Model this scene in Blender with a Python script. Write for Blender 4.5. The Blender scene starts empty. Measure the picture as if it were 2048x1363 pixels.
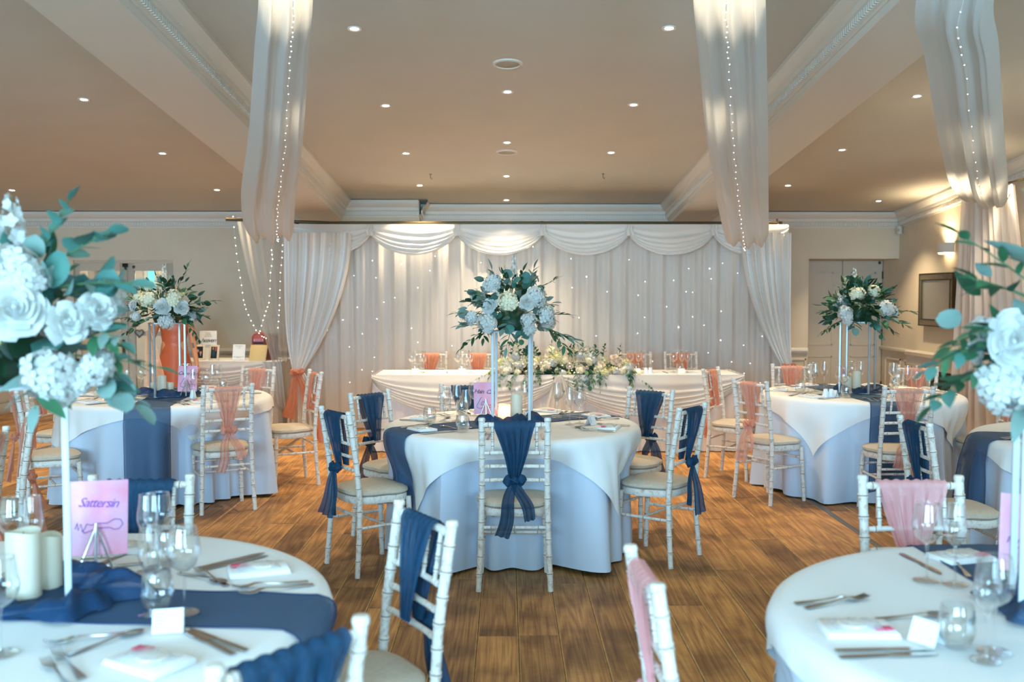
import bpy, math, random
from mathutils import Vector, Matrix, Euler
R = random.Random(7)
PI = math.pi
sc = bpy.context.scene
C = sc.collection

# ------------------------------------------------------------------ camera
F = 1991.0; CAMZ = 1.57
PITCH = math.atan(96.5 / F); YAW = math.atan(12.0 / F)
cd = bpy.data.cameras.new('camera'); cam = bpy.data.objects.new('camera', cd); C.objects.link(cam)
cd.sensor_width = 36.0; cd.lens = 36.0 * F / 2048.0
cam.location = (0, 0, CAMZ)
cam.rotation_euler = (PI / 2 - PITCH, 0, -YAW)
cd.clip_start = 0.05; cd.clip_end = 100
cd.dof.use_dof = True; cd.dof.focus_distance = 6.2; cd.dof.aperture_fstop = 2.8
sc.camera = cam
CM = Euler((PI / 2 - PITCH, 0, -YAW)).to_matrix()

def ray(px, py):
    return CM @ Vector(((px - 1024) / F, (681.5 - py) / F, -1.0))
def at(px, py, d):            # real point at depth y = d
    r = ray(px, py); t = d / r.y
    return Vector((r.x * t, d, CAMZ + r.z * t))
def on(px, py, z=0.0):        # real point on the level z
    r = ray(px, py); t = (z - CAMZ) / r.z
    return Vector((r.x * t, r.y * t, z))
def ceil_z(y): return 3.802 - 0.0904 * y

# ------------------------------------------------------------------ world, light, exposure
w = bpy.data.worlds.new('world'); sc.world = w; w.use_nodes = True
bg = w.node_tree.nodes['Background']; bg.inputs[0].default_value = (0.45, 0.70, 1.0, 1); bg.inputs[1].default_value = 0.55
sc.view_settings.view_transform = 'Standard'; sc.view_settings.look = 'None'
sc.view_settings.exposure = 1.38; sc.view_settings.gamma = 1.0; sc.view_settings.use_curve_mapping = False
sc.cycles.use_denoising = True
sc.cycles.use_adaptive_sampling = True; sc.cycles.adaptive_threshold = 0.02
sc.cycles.transparent_max_bounces = 14
sc.cycles.max_bounces = 8
sc.cycles.sample_clamp_indirect = 6.0
sc.cycles.caustics_reflective = False; sc.cycles.caustics_refractive = False

def light(kind, name, loc, rot, power, col, **kw):
    l = bpy.data.lights.new(name, kind); l.energy = power; l.color = col
    for k, v in kw.items(): setattr(l, k, v)
    o = bpy.data.objects.new(name, l); o.location = loc; o.rotation_euler = rot; C.objects.link(o); return o
# daylight entering by the three tall windows of the wall behind the photographer
WIN = [(-3.7, 1.9), (-1.2, 1.9), (2.6, 1.9)]
for wx, ww in WIN:
    light('AREA', 'window_daylight', (wx, -3.35, 1.85), (PI / 2 - 0.34, 0, 0), 180 if wx < 0 else 135, (0.37, 0.71, 1.0), shape='RECTANGLE', size=ww, size_y=2.1)
WARM = (1.0, 0.79, 0.52)
DOWN = [(709, 65, 6.35), (771.5, 215, 8.08), (812, 308.6, 9.74), (839.6, 372.3, 11.3),
        (1338, 62, 6.33), (1267.3, 211.4, 8.05), (1222.4, 305.8, 9.7),
        (1015, 188, 7.7), (1014, 287, 9.3), (1013, 353, 10.8), (1013, 404, 12.2),
        (168, 204, 7.92), (325, 309, 9.75), (434, 381, 11.57), (24, 382, 11.6),
        (1834, 195, 7.8), (1684, 301, 9.58), (1576, 373, 11.3), (1757, 401, 12.25)]
DPTS = []
for px, py, d in DOWN:
    p = at(px, py, d); DPTS.append(Vector((p.x, p.y, ceil_z(p.y))))
for x, y in [(-1.0, 4.6), (1.07, 4.6), (0, 6.1), (-1.0, 2.9), (1.07, 2.9), (-3.3, 6.1), (-5.0, 8.2), (-4.9, 9.9), (-3.3, 4.2), (3.3, 6.0), (3.3, 4.2), (4.7, 9.6)]:
    DPTS.append(Vector((x, y, ceil_z(y))))
for i, p in enumerate(DPTS):
    light('SPOT', 'downlight_beam', p + Vector((0, 0, -0.03)), (0, 0, 0), (14 if (p.x > 3 and 10.9 < p.y < 11.7) else 50) if p.y > 7 else 9, WARM, spot_size=math.radians(95), spot_blend=0.7, shadow_soft_size=0.035)
SC_P = Vector((5.09, 11.6, 2.09))
light('SPOT', 'wall_light_up', SC_P + Vector((0, 0, 0.02)), (PI, 0, 0), 16, (1, .80, .52), spot_size=math.radians(140), spot_blend=1.0, shadow_soft_size=0.04)
light('SPOT', 'wall_light_down', SC_P - Vector((0, 0, 0.02)), (0, 0, 0), 9, (1, .80, .52), spot_size=math.radians(120), spot_blend=1.0, shadow_soft_size=0.04)
# unseen warm lamp without a fixture by the right wall, past the frame
light('POINT', 'wall_lamp_unseen', (5.0, 7.2, 2.15), (0, 0, 0), 4, (1, .80, .52), shadow_soft_size=0.06)
light('POINT', 'hall_light', (-5.0, 14.6, 2.0), (0, 0, 0), 24, (1, .93, .82), shadow_soft_size=0.15)

# ------------------------------------------------------------------ materials
def lin(c):
    return tuple(((v / 255.0) / 12.92 if v / 255.0 <= 0.04045 else ((v / 255.0 + 0.055) / 1.055) ** 2.4) for v in c) + (1.0,)
def new_mat(name):
    m = bpy.data.materials.new(name); m.use_nodes = True
    nt = m.node_tree; return m, nt, nt.nodes, nt.links, nt.nodes['Principled BSDF'], nt.nodes['Material Output']
def mat(name, rgb, rough=0.6, metal=0.0, sheer=0.0, emit=0.0, noise=0.0, nscale=20.0, bump=0.0, bscale=200.0, rgb2=None, coat=0.0, trans=0.0, stretch=None, sss=0.0):
    m, nt, N, L, b, out = new_mat(name)
    b.inputs['Base Color'].default_value = lin(rgb); b.inputs['Roughness'].default_value = rough; b.inputs['Metallic'].default_value = metal
    if coat: b.inputs['Coat Weight'].default_value = coat
    tc = N.new('ShaderNodeNewGeometry')
    src = tc.outputs['Position']
    if stretch:
        mp = N.new('ShaderNodeMapping'); mp.inputs['Scale'].default_value = stretch; L.new(src, mp.inputs['Vector']); src = mp.outputs[0]
    if noise or rgb2:
        n = N.new('ShaderNodeTexNoise'); n.inputs['Scale'].default_value = nscale; n.inputs['Detail'].default_value = 4
        L.new(src, n.inputs['Vector'])
        r = N.new('ShaderNodeValToRGB'); c1 = lin(rgb); c2 = lin(rgb2) if rgb2 else tuple(v * (1 - noise) for v in c1[:3]) + (1,)
        r.color_ramp.elements[0].position = 0.35; r.color_ramp.elements[1].position = 0.65
        r.color_ramp.elements[0].color = c2; r.color_ramp.elements[1].color = c1
        L.new(n.outputs['Fac'], r.inputs[0]); L.new(r.outputs[0], b.inputs['Base Color'])
    if bump:
        n2 = N.new('ShaderNodeTexNoise'); n2.inputs['Scale'].default_value = bscale; L.new(src, n2.inputs['Vector'])
        bp = N.new('ShaderNodeBump'); bp.inputs['Strength'].default_value = bump; bp.inputs['Distance'].default_value = 0.01
        L.new(n2.outputs['Fac'], bp.inputs['Height']); L.new(bp.outputs[0], b.inputs['Normal'])
    if emit:
        b.inputs['Emission Color'].default_value = lin(rgb); b.inputs['Emission Strength'].default_value = emit
    last = b.outputs[0]
    if trans:
        t = N.new('ShaderNodeBsdfTranslucent'); mx = N.new('ShaderNodeMixShader'); mx.inputs[0].default_value = trans
        t.inputs[0].default_value = lin(rgb)
        L.new(last, mx.inputs[1]); L.new(t.outputs[0], mx.inputs[2]); last = mx.outputs[0]
    if sheer:
        t = N.new('ShaderNodeBsdfTransparent'); mx = N.new('ShaderNodeMixShader')
        lw = N.new('ShaderNodeLayerWeight'); lw.inputs[0].default_value = 0.3
        ma = N.new('ShaderNodeMapRange'); ma.inputs['To Min'].default_value = 1 - sheer; ma.inputs['To Max'].default_value = min(1, 1 - sheer + 0.28)
        L.new(lw.outputs['Facing'], ma.inputs[0]); L.new(ma.outputs[0], mx.inputs[0])
        L.new(t.outputs[0], mx.inputs[1]); L.new(last, mx.inputs[2]); last = mx.outputs[0]
    L.new(last, out.inputs[0])
    return m
M = {}
M['wall'] = mat('wall_paint', (220, 206, 182), 0.75, noise=0.04, nscale=3)
M['wall_dado'] = mat('dado_paint', (204, 192, 172), 0.55)
M['ceil'] = mat('ceiling_paint', (206, 202, 190), 0.8, noise=0.03, nscale=2)
M['trim'] = mat('white_trim_paint', (222, 216, 204), 0.5)
M['dark'] = mat('dark_gap', (30, 24, 20), 0.8)
M['cloth'] = mat('pale_blue_table_linen', (204, 215, 230), 0.75)
M['over'] = mat('white_overlay_linen', (240, 240, 238), 0.75)
M['skirt'] = mat('white_skirt_cloth', (228, 224, 222), 0.7)
M['napkin'] = mat('white_paper_napkin', (240, 240, 238), 0.7)
M['voile'] = mat('white_voile', (236, 232, 226), 0.7, trans=0.3)
M['satin'] = mat('white_satin', (232, 226, 218), 0.35)
M['swagcloth'] = mat('ceiling_voile', (232, 234, 234), 0.6, trans=0.45, sheer=0.10)
M['gauze'] = mat('thin_gauze', (232, 226, 218), 0.7, trans=0.4, sheer=0.55)
M['navy'] = mat('navy_organza', (0, 68, 104), 0.75, sheer=0.12, trans=0.15, noise=0.35, nscale=30, stretch=(6, 6, 0.4))
M['navyrun'] = mat('navy_organza_runner', (0, 72, 114), 0.65, sheer=0.33)
M['navytulle'] = mat('navy_tulle', (0, 56, 94), 0.6, sheer=0.22)
M['coral'] = mat('coral_organza', (242, 168, 142), 0.6, sheer=0.46, trans=0.2, noise=0.22, nscale=30, stretch=(6, 6, 0.4))
M['coralthick'] = mat('coral_organza_folded', (238, 158, 124), 0.6, sheer=0.18, trans=0.2, noise=0.22, nscale=30, stretch=(6, 6, 0.4))
M['pink'] = mat('pale_pink_organza', (242, 176, 176), 0.5, sheer=0.34, trans=0.2)
M['hem'] = mat('navy_hem', (0, 44, 90), 0.5)
M['cushion'] = mat('beige_suede', (206, 192, 172), 0.9, noise=0.10, nscale=60)
M['steel'] = mat('polished_steel', (190, 188, 184), 0.18, 1.0)
M['chrome'] = mat('brushed_chrome', (200, 200, 200), 0.3, 1.0)
M['standw'] = mat('white_metal_stand', (200, 208, 212), 0.35)
M['standg'] = mat('silver_metal_stand', (170, 174, 176), 0.35, 0.6)
M['wax'] = mat('ivory_wax', (242, 230, 206), 0.5, trans=0.25)
M['cream'] = mat('cream_porcelain', (236, 240, 240), 0.3)
M['pinkcard'] = mat('pink_card', (236, 150, 172), 0.6, rgb2=(232, 180, 204), nscale=9)
M['ink'] = mat('dark_ink', (48, 30, 60), 0.6)
M['purple'] = mat('purple_ink', (120, 60, 160), 0.6)
M['grey'] = mat('grey_print', (120, 116, 112), 0.7)
M['tag'] = mat('rose_pink_tag', (232, 90, 120), 0.6)
M['biscuit'] = mat('iced_biscuit', (232, 216, 196), 0.6)
M['bag'] = mat('clear_bag', (235, 240, 245), 0.15, sheer=0.7)
M['white'] = mat('white_card', (238, 238, 236), 0.6)
M['frost'] = mat('frosted_white', (232, 232, 230), 0.4, trans=0.2)
M['petal'] = mat('white_petal', (216, 218, 213), 0.7, trans=0.25)
M['petalc'] = mat('cream_petal', (238, 234, 206), 0.7, trans=0.25)
M['petaly'] = mat('yellow_green_blossom', (226, 222, 160), 0.7, trans=0.25)
M['blush'] = mat('blush_petal', (236, 218, 196), 0.7, trans=0.2)
M['leafd'] = mat('dark_green_leaf', (34, 74, 46), 0.5, noise=0.3, nscale=12)
M['leafm'] = mat('mid_green_leaf', (58, 112, 76), 0.5, noise=0.25, nscale=12)
M['leafe'] = mat('eucalyptus_leaf', (74, 126, 114), 0.6, noise=0.2, nscale=12)
M['leafg'] = mat('silver_grey_leaf', (122, 150, 140), 0.7, noise=0.2, nscale=12)
M['stem'] = mat('green_stem', (80, 110, 70), 0.6)
M['twig'] = mat('brown_twig', (110, 84, 62), 0.7)
M['bulb'] = mat('warm_fairy_bulb', (255, 238, 205), 0.4, emit=4)
M['bulbc'] = mat('cool_fairy_bulb', (240, 248, 255), 0.4, emit=3.5)
M['lampdisc'] = mat('lit_lamp_glass', (255, 240, 218), 0.4, emit=9)
M['oak'] = mat('oak_frame', (150, 112, 70), 0.5)
M['mirrorframe'] = mat('antique_mirror_frame', (176, 160, 132), 0.25, 0.75, noise=0.3, nscale=30)
M['bronze'] = mat('antique_bronze', (92, 76, 52), 0.4, 0.8)
M['mirror'] = mat('mirror_glass', (222, 216, 204), 0.25, 0.8)
M['red'] = mat('postbox_red', (196, 88, 66), 0.5)
M['rust'] = mat('rust_wood', (120, 62, 46), 0.6, noise=0.4, nscale=18)
M['buff'] = mat('buff_card', (206, 182, 130), 0.7)
M['black'] = mat('black_ink', (20, 18, 18), 0.6)
M['skin'] = mat('skin', (206, 142, 104), 0.5, sss=0.1)
M['dress'] = mat('rust_satin_dress', (190, 98, 62), 0.38)
M['hair'] = mat('brown_hair', (84, 56, 38), 0.6)
M['veil'] = mat('peach_gauze', (238, 204, 170), 0.7, sheer=0.35, trans=0.2)
M['photo1'] = mat('photo_dark', (30, 34, 46), 0.4)
M['photo2'] = mat('photo_teal', (30, 76, 82), 0.4)
M['face'] = mat('photo_skin', (206, 150, 130), 0.5)
M['garden'] = mat('bright_garden_view', (96, 190, 190), 0.5, emit=0.5)
M['grille'] = mat('brass_lattice', (140, 112, 74), 0.4, 0.5)
M['metalstrip'] = mat('floor_metal_strip', (120, 112, 100), 0.4, 0.7)
M['vent'] = mat('speaker_grille', (178, 170, 152), 0.7)

# distressed lime-washed paint of the chairs: worn brown shows through
def chair_paint():
    m, nt, N, L, b, out = new_mat('limewashed_chair_paint')
    g = N.new('ShaderNodeTexCoord'); oi = N.new('ShaderNodeObjectInfo')
    ad = N.new('ShaderNodeVectorMath'); ad.operation = 'ADD'
    L.new(g.outputs['Object'], ad.inputs[0]); L.new(oi.outputs['Location'], ad.inputs[1])
    n = N.new('ShaderNodeTexNoise'); n.inputs['Scale'].default_value = 38; n.inputs['Detail'].default_value = 8; n.inputs['Roughness'].default_value = 0.72
    L.new(ad.outputs[0], n.inputs['Vector'])
    r = N.new('ShaderNodeValToRGB'); e = r.color_ramp.elements
    e[0].position = 0.30; e[0].color = lin((176, 146, 122)); e[1].position = 0.50; e[1].color = lin((228, 221, 211))
    L.new(n.outputs['Fac'], r.inputs[0]); L.new(r.outputs[0], b.inputs['Base Color'])
    b.inputs['Roughness'].default_value = 0.5
    return m
M['chair'] = chair_paint()
M['groove'] = mat('worn_ring_groove', (158, 130, 108), 0.7)

# thin table glass
def glass_mat():
    m, nt, N, L, b, out = new_mat('clear_glass'); N.remove(b)
    t = N.new('ShaderNodeBsdfTransparent'); t.inputs[0].default_value = (0.955, 0.965, 0.965, 1)
    gl = N.new('ShaderNodeBsdfGlossy'); gl.inputs['Roughness'].default_value = 0.04; gl.inputs['Color'].default_value = (1, 1, 1, 1)
    lw = N.new('ShaderNodeLayerWeight'); lw.inputs[0].default_value = 0.35
    mr = N.new('ShaderNodeMapRange'); mr.inputs['To Min'].default_value = 0.06; mr.inputs['To Max'].default_value = 0.75
    mx = N.new('ShaderNodeMixShader'); L.new(lw.outputs['Facing'], mr.inputs[0]); L.new(mr.outputs[0], mx.inputs[0])
    L.new(t.outputs[0], mx.inputs[1]); L.new(gl.outputs[0], mx.inputs[2]); L.new(mx.outputs[0], out.inputs[0]); return m
M['glass'] = glass_mat()

def wood_floor(name, edge=False):
    m, nt, N, L, b, out = new_mat(name)
    g = N.new('ShaderNodeNewGeometry'); oi = N.new('ShaderNodeObjectInfo')
    mul = N.new('ShaderNodeMath'); mul.operation = 'MULTIPLY'; mul.inputs[1].default_value = 37.0; L.new(oi.outputs['Random'], mul.inputs[0])
    cx = N.new('ShaderNodeCombineXYZ'); L.new(mul.outputs[0], cx.inputs[0]); L.new(mul.outputs[0], cx.inputs[1]); L.new(mul.outputs[0], cx.inputs[2])
    ad = N.new('ShaderNodeVectorMath'); ad.operation = 'ADD'; L.new(g.outputs['Position'], ad.inputs[0]); L.new(cx.outputs[0], ad.inputs[1])
    mp = N.new('ShaderNodeMapping'); mp.inputs['Scale'].default_value = (6, 0.40, 1); L.new(ad.outputs[0], mp.inputs[0])
    n0 = N.new('ShaderNodeTexNoise'); n0.inputs['Scale'].default_value = 1.2; n0.inputs['Detail'].default_value = 1.2; L.new(mp.outputs[0], n0.inputs['Vector'])
    # growth rings: contour lines of a smooth field
    mu = N.new('ShaderNodeMath'); mu.operation = 'MULTIPLY'; mu.inputs[1].default_value = 22.0; L.new(n0.outputs['Fac'], mu.inputs[0])
    fr = N.new('ShaderNodeMath'); fr.operation = 'PINGPONG'; fr.inputs[1].default_value = 1.0; L.new(mu.outputs[0], fr.inputs[0])
    mp2 = N.new('ShaderNodeMapping'); mp2.inputs['Scale'].default_value = (150, 3.2, 1); L.new(ad.outputs[0], mp2.inputs[0])
    n1 = N.new('ShaderNodeTexNoise'); n1.inputs['Scale'].default_value = 1.0; n1.inputs['Detail'].default_value = 4; L.new(mp2.outputs[0], n1.inputs['Vector'])
    mixf = N.new('ShaderNodeMath'); mixf.operation = 'MULTIPLY_ADD'; mixf.inputs[1].default_value = 0.32; L.new(fr.outputs[0], mixf.inputs[0]); L.new(n1.outputs['Fac'], mixf.inputs[2])
    r = N.new('ShaderNodeValToRGB'); e = r.color_ramp.elements
    e[0].position = 0.18; e[0].color = lin((112, 74, 44)); e[1].position = 0.98; e[1].color = lin((216, 164, 100))
    k = e.new(0.52); k.color = lin((170, 120, 70))
    L.new(mixf.outputs[0], r.inputs[0])
    # worn dark patches and per-plank tone
    n3 = N.new('ShaderNodeTexNoise'); n3.inputs['Scale'].default_value = 2.6; n3.inputs['Detail'].default_value = 5; L.new(ad.outputs[0], n3.inputs['Vector'])
    r3 = N.new('ShaderNodeValToRGB'); r3.color_ramp.elements[0].position = 0.36; r3.color_ramp.elements[0].color = (0.52, 0.50, 0.50, 1)
    r3.color_ramp.elements[1].position = 0.56; r3.color_ramp.elements[1].color = (1, 1, 1, 1); L.new(n3.outputs['Fac'], r3.inputs[0])
    mx = N.new('ShaderNodeMixRGB'); mx.blend_type = 'MULTIPLY'; mx.inputs[0].default_value = 1.0; L.new(r.outputs[0], mx.inputs[1]); L.new(r3.outputs[0], mx.inputs[2])
    r4 = N.new('ShaderNodeValToRGB'); r4.color_ramp.elements[0].color = (0.66, 0.64, 0.64, 1); r4.color_ramp.elements[1].color = (1.12, 1.08, 1.0, 1); L.new(oi.outputs['Random'], r4.inputs[0])
    mx2 = N.new('ShaderNodeMixRGB'); mx2.blend_type = 'MULTIPLY'; mx2.inputs[0].default_value = 1.0; L.new(mx.outputs[0], mx2.inputs[1]); L.new(r4.outputs[0], mx2.inputs[2])
    L.new(mx2.outputs[0], b.inputs['Base Color'])
    b.inputs['Roughness'].default_value = 0.56; b.inputs['Specular IOR Level'].default_value = 0.35
    bp = N.new('ShaderNodeBump'); bp.inputs['Strength'].default_value = 0.25; bp.inputs['Distance'].default_value = 0.002
    L.new(mixf.outputs[0], bp.inputs['Height']); L.new(bp.outputs[0], b.inputs['Normal'])
    return m
M['plank'] = wood_floor('oak_floorboard')
M['plankedge'] = mat('pale_board_edge', (204, 160, 100), 0.5, noise=0.3, nscale=15)

# ------------------------------------------------------------------ mesh helpers
class MB:
    def __init__(s): s.v = []; s.f = []; s.mi = []
    def add(s, vs, fs, mi=0):
        n = len(s.v); s.v += [tuple(v) for v in vs]; s.f += [tuple(i + n for i in f) for f in fs]; s.mi += [mi] * len(fs); return s
    def box(s, x0, x1, y0, y1, z0, z1, mi=0):
        v = [(x, y, z) for z in (z0, z1) for y in (y0, y1) for x in (x0, x1)]
        return s.add(v, [(0, 2, 3, 1), (4, 5, 7, 6), (0, 1, 5, 4), (2, 6, 7, 3), (0, 4, 6, 2), (1, 3, 7, 5)], mi)
    def bbox(s, x0, x1, y0, y1, z0, z1, b=0.004, mi=0):   # box with chamfered upright and top edges
        v = []; rings = [(0, b, z0), (0, b, z1 - b), (b, b, z1)]
        def loop(i, c, z):
            xa, xb, ya, yb = x0 + i, x1 - i, y0 + i, y1 - i
            return [(xa + c, ya, z), (xb - c, ya, z), (xb, ya + c, z), (xb, yb - c, z), (xb - c, yb, z), (xa + c, yb, z), (xa, yb - c, z), (xa, ya + c, z)]
        for i, c, z in rings: v += loop(i, c, z)
        f = [tuple(range(7, -1, -1)), tuple(range(16, 24))]
        for k in range(2):
            for j in range(8):
                f.append((k * 8 + j, k * 8 + (j + 1) % 8, (k + 1) * 8 + (j + 1) % 8, (k + 1) * 8 + j))
        return s.add(v, f, mi)
    def tube(s, pts, rad, n=8, cap=True, mi=0):
        pts = [Vector(p) for p in pts]
        if not hasattr(rad, '__len__'): rad = [rad] * len(pts)
        vs = []; fs = []; up = None
        for i, p in enumerate(pts):
            d = (pts[min(i + 1, len(pts) - 1)] - pts[max(i - 1, 0)])
            if d.length < 1e-9: d = Vector((0, 0, 1))
            d.normalize()
            if up is None: up = d.orthogonal().normalized()
            up = (up - d * up.dot(d))
            up = up.normalized() if up.length > 1e-6 else d.orthogonal().normalized()
            sd = d.cross(up)
            for k in range(n):
                a = 2 * PI * k / n; vs.append(p + (up * math.cos(a) + sd * math.sin(a)) * rad[i])
        for i in range(len(pts) - 1):
            for k in range(n):
                k2 = (k + 1) % n; fs.append((i * n + k, i * n + k2, (i + 1) * n + k2, (i + 1) * n + k))
        if cap: fs.append(tuple(range(n - 1, -1, -1))); fs.append(tuple((len(pts) - 1) * n + k for k in range(n)))
        return s.add(vs, fs, mi)
    def lathe(s, prof, n=16, o=(0, 0, 0), mi=0, cap=False):
        vs = []; fs = []
        for r, z in prof:
            for k in range(n):
                a = 2 * PI * k / n; vs.append((o[0] + r * math.cos(a), o[1] + r * math.sin(a), o[2] + z))
        for i in range(len(prof) - 1):
            for k in range(n):
                k2 = (k + 1) % n; fs.append((i * n + k, i * n + k2, (i + 1) * n + k2, (i + 1) * n + k))
        if cap: fs.append(tuple(range(n - 1, -1, -1))); fs.append(tuple((len(prof) - 1) * n + k for k in range(n)))
        return s.add(vs, fs, mi)
    def grid(s, fn, nu, nv, closed=False, mi=0):
        vs = [fn(i / nu, j / nv) for j in range(nv + 1) for i in range(nu + (0 if closed else 1))]
        W = nu if closed else nu + 1; fs = []
        for j in range(nv):
            for i in range(nu):
                i2 = (i + 1) % W if closed else i + 1
                fs.append((j * W + i, j * W + i2, (j + 1) * W + i2, (j + 1) * W + i))
        return s.add(vs, fs, mi)
    def ball(s, c, r, n=8, m=6, mi=0):
        rx, ry, rz = r if hasattr(r, '__len__') else (r, r, r)
        prof = [(max(1e-4, math.sin(PI * j / m)), -math.cos(PI * j / m)) for j in range(m + 1)]
        vs = []; fs = []
        for q, z in prof:
            for k in range(n):
                a = 2 * PI * k / n; vs.append((c[0] + rx * q * math.cos(a), c[1] + ry * q * math.sin(a), c[2] + rz * z))
        for i in range(m):
            for k in range(n):
                k2 = (k + 1) % n; fs.append((i * n + k, i * n + k2, (i + 1) * n + k2, (i + 1) * n + k))
        return s.add(vs, fs, mi)
    def mesh(s, name, mats, smooth=True):
        me = bpy.data.meshes.new(name); me.from_pydata(s.v, [], s.f)
        if not isinstance(mats, (list, tuple)): mats = [mats]
        for m in mats: me.materials.append(M[m] if isinstance(m, str) else m)
        if any(s.mi): me.polygons.foreach_set('material_index', s.mi)
        if smooth:
            me.polygons.foreach_set('use_smooth', [True] * len(s.f))
            if smooth == 'auto' or smooth is True:
                try: me.set_sharp_from_angle(angle=math.radians(45))
                except Exception: pass
        me.update(); return me

def obj(name, me, parent=None, loc=(0, 0, 0), rot=(0, 0, 0), scale=None, label=None):
    o = bpy.data.objects.new(name, me); C.objects.link(o)
    o.location = loc; o.rotation_euler = rot
    if scale is not None: o.scale = scale if hasattr(scale, '__len__') else (scale,) * 3
    if parent is not None: o.parent = parent
    if label: o['label'] = label
    return o
def thing(name, label, cat, loc=(0, 0, 0), rot=(0, 0, 0), group=None, me=None, scale=None, kind=None):
    o = obj(name, me, None, loc, rot, scale)
    o['label'] = label; o['category'] = cat
    if group: o['group'] = group
    if kind: o['kind'] = kind
    return o
def struct(name, me, parent=None, loc=(0, 0, 0), rot=(0, 0, 0)):
    o = obj(name, me, parent, loc, rot)
    if parent is None: o['kind'] = 'structure'
    return o
def spawn(spec, parent, ):     # spec: list of (name, mesh, loc, rot, children)
    for sp in spec:
        o = obj(sp[0], sp[1], parent, sp[2] if len(sp) > 2 else (0, 0, 0), sp[3] if len(sp) > 3 else (0, 0, 0))
        if len(sp) > 4: spawn(sp[4], o)
def text(name, s, size, m, parent, loc, rot=(PI / 2, 0, 0), ext=0.0006, align='CENTER', shear=0.0, space=1.0):
    c = bpy.data.curves.new(name, 'FONT'); c.body = s; c.size = size; c.extrude = ext; c.align_x = align; c.shear = shear; c.space_character = space
    c.resolution_u = 2
    tmp = bpy.data.objects.new(name, c); C.objects.link(tmp); bpy.context.view_layer.update()
    me = bpy.data.meshes.new_from_object(tmp.evaluated_get(bpy.context.evaluated_depsgraph_get())); me.name = name
    bpy.data.objects.remove(tmp); me.materials.clear(); me.materials.append(M[m])
    return obj(name, me, parent, loc, rot)
# ------------------------------------------------------------------ the room
XL, XR, YB, Y0 = -6.54, 5.17, 13.1, -3.5
YC, YC2 = 12.55, 12.26
# floor: sub-floor plus boards
fl = MB(); fl.box(XL - 0.2, XR + 0.2, Y0 - 0.3, 17, -0.10, -0.012)
floor = struct('floor', fl.mesh('floor', 'dark'))
PW = 0.187; px0 = at(1040.2, 1363, 3.0).x - 0.0
px0 = on(1040.2, 1363, 0).x
def plank_mesh(L):
    b = 0.0050; hw = PW / 2 - 0.0012; hl = L / 2 - 0.001
    mb = MB(); z1 = 0.0; z0 = -0.012
    v = [(-hw, -hl, z0), (hw, -hl, z0), (hw, hl, z0), (-hw, hl, z0),
         (-hw, -hl, z1 - b), (hw, -hl, z1 - b), (hw, hl, z1 - b), (-hw, hl, z1 - b),
         (-hw + b, -hl + b * .5, z1), (hw - b, -hl + b * .5, z1), (hw - b, hl - b * .5, z1), (-hw + b, hl - b * .5, z1)]
    mb.add(v, [(8, 9, 10, 11), (0, 1, 5, 4), (2, 3, 7, 6)])
    mb.add(v, [(5, 6, 10, 9), (7, 4, 8, 11), (1, 2, 6, 5), (3, 0, 4, 7)], 1)
    mb.add(v, [(4, 5, 9, 8), (6, 7, 11, 10)], 0)
    return mb.mesh('floorboard', ['plank', 'plankedge'], smooth=False)
PL = {}
planks = []
rp = random.Random(3)
col_ends = {0: 1.94, -1: 2.48, 1: 2.46, 2: 3.0}
for c in range(int((XL - px0) / PW) - 1, int((XR - px0) / PW) + 2):
    xc = px0 + (c + 0.5) * PW
    y = Y0 - rp.uniform(0, 1.8)
    while y < 13.7:
        L = rp.choice([1.2, 1.5, 1.8, 2.1])
        planks.append((xc, y + L / 2, L)); y += L
def vis_size(p):
    xc, yc, L = p
    y0, y1 = max(yc - L / 2, 3.15), min(yc + L / 2, 12.5)
    if y1 - y0 < 0.3: return 0
    if abs(xc) > 0.52 * y1 + 0.1: return 0
    for tx, ty, tr in [(0.04, 6.12, .7), (-2.63, 7.73, .7), (2.86, 7.98, .7), (-1.25, 2.55, 1.0), (1.41, 2.4, 1.0)]:
        if abs(xc - tx) < tr - 0.1 and ty - tr < y0 and y1 < ty + tr + 0.4: return 0
    return (1 / y0 - 1 / y1) / y0
planks.sort(key=lambda p: -vis_size(p))
for i, (xc, yc, L) in enumerate(planks[:300]):
    if L not in PL: PL[L] = plank_mesh(L)
    if vis_size((xc, yc, L)) <= 0: planks[i] = planks[i]
    obj('floorboard', PL[L], floor, (xc, yc, 0))
rest = MB()
for xc, yc, L in planks[300:]:
    rest.box(xc - PW / 2 + .002, xc + PW / 2 - .002, yc - L / 2 + .001, yc + L / 2 - .001, -0.012, -0.0005)
o = obj('floorboards_beyond', rest.mesh('floorboards_beyond', 'plank', False), floor); o['kind'] = 'stuff'
for i, x in enumerate((-2.24, 2.31)):
    mb = MB(); mb.bbox(x - 0.02, x + 0.02, 3.5, 11.2, -0.001, 0.003, 0.001)
    struct('trim_%d' % (i + 1), mb.mesh('floor_strip', 'metalstrip'))

# ceiling plane and two beams
mb = MB(); v = []
def slab(mb, x0, x1, y0, y1, dz0, dz1, mi=0):
    vs = [(x, y, ceil_z(y) + dz) for dz in (dz0, dz1) for y in (y0, y1) for x in (x0, x1)]
    mb.add(vs, [(0, 2, 3, 1), (4, 5, 7, 6), (0, 1, 5, 4), (2, 6, 7, 3), (0, 4, 6, 2), (1, 3, 7, 5)], mi)
slab(mb, XL - 0.2, XR + 0.2, Y0 - 0.3, YB + 0.3, 0.0, 0.15)
ceiling = struct('ceiling', mb.mesh('ceiling', 'ceil', False))
for x0, x1 in ((-2.49, -2.0), (2.04, 2.52)):
    mb = MB(); slab(mb, x0, x1, Y0, YB, -0.25, 0.01)
    o = obj('ceiling_beam', mb.mesh('ceiling_beam', 'trim', False), ceiling)
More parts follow.
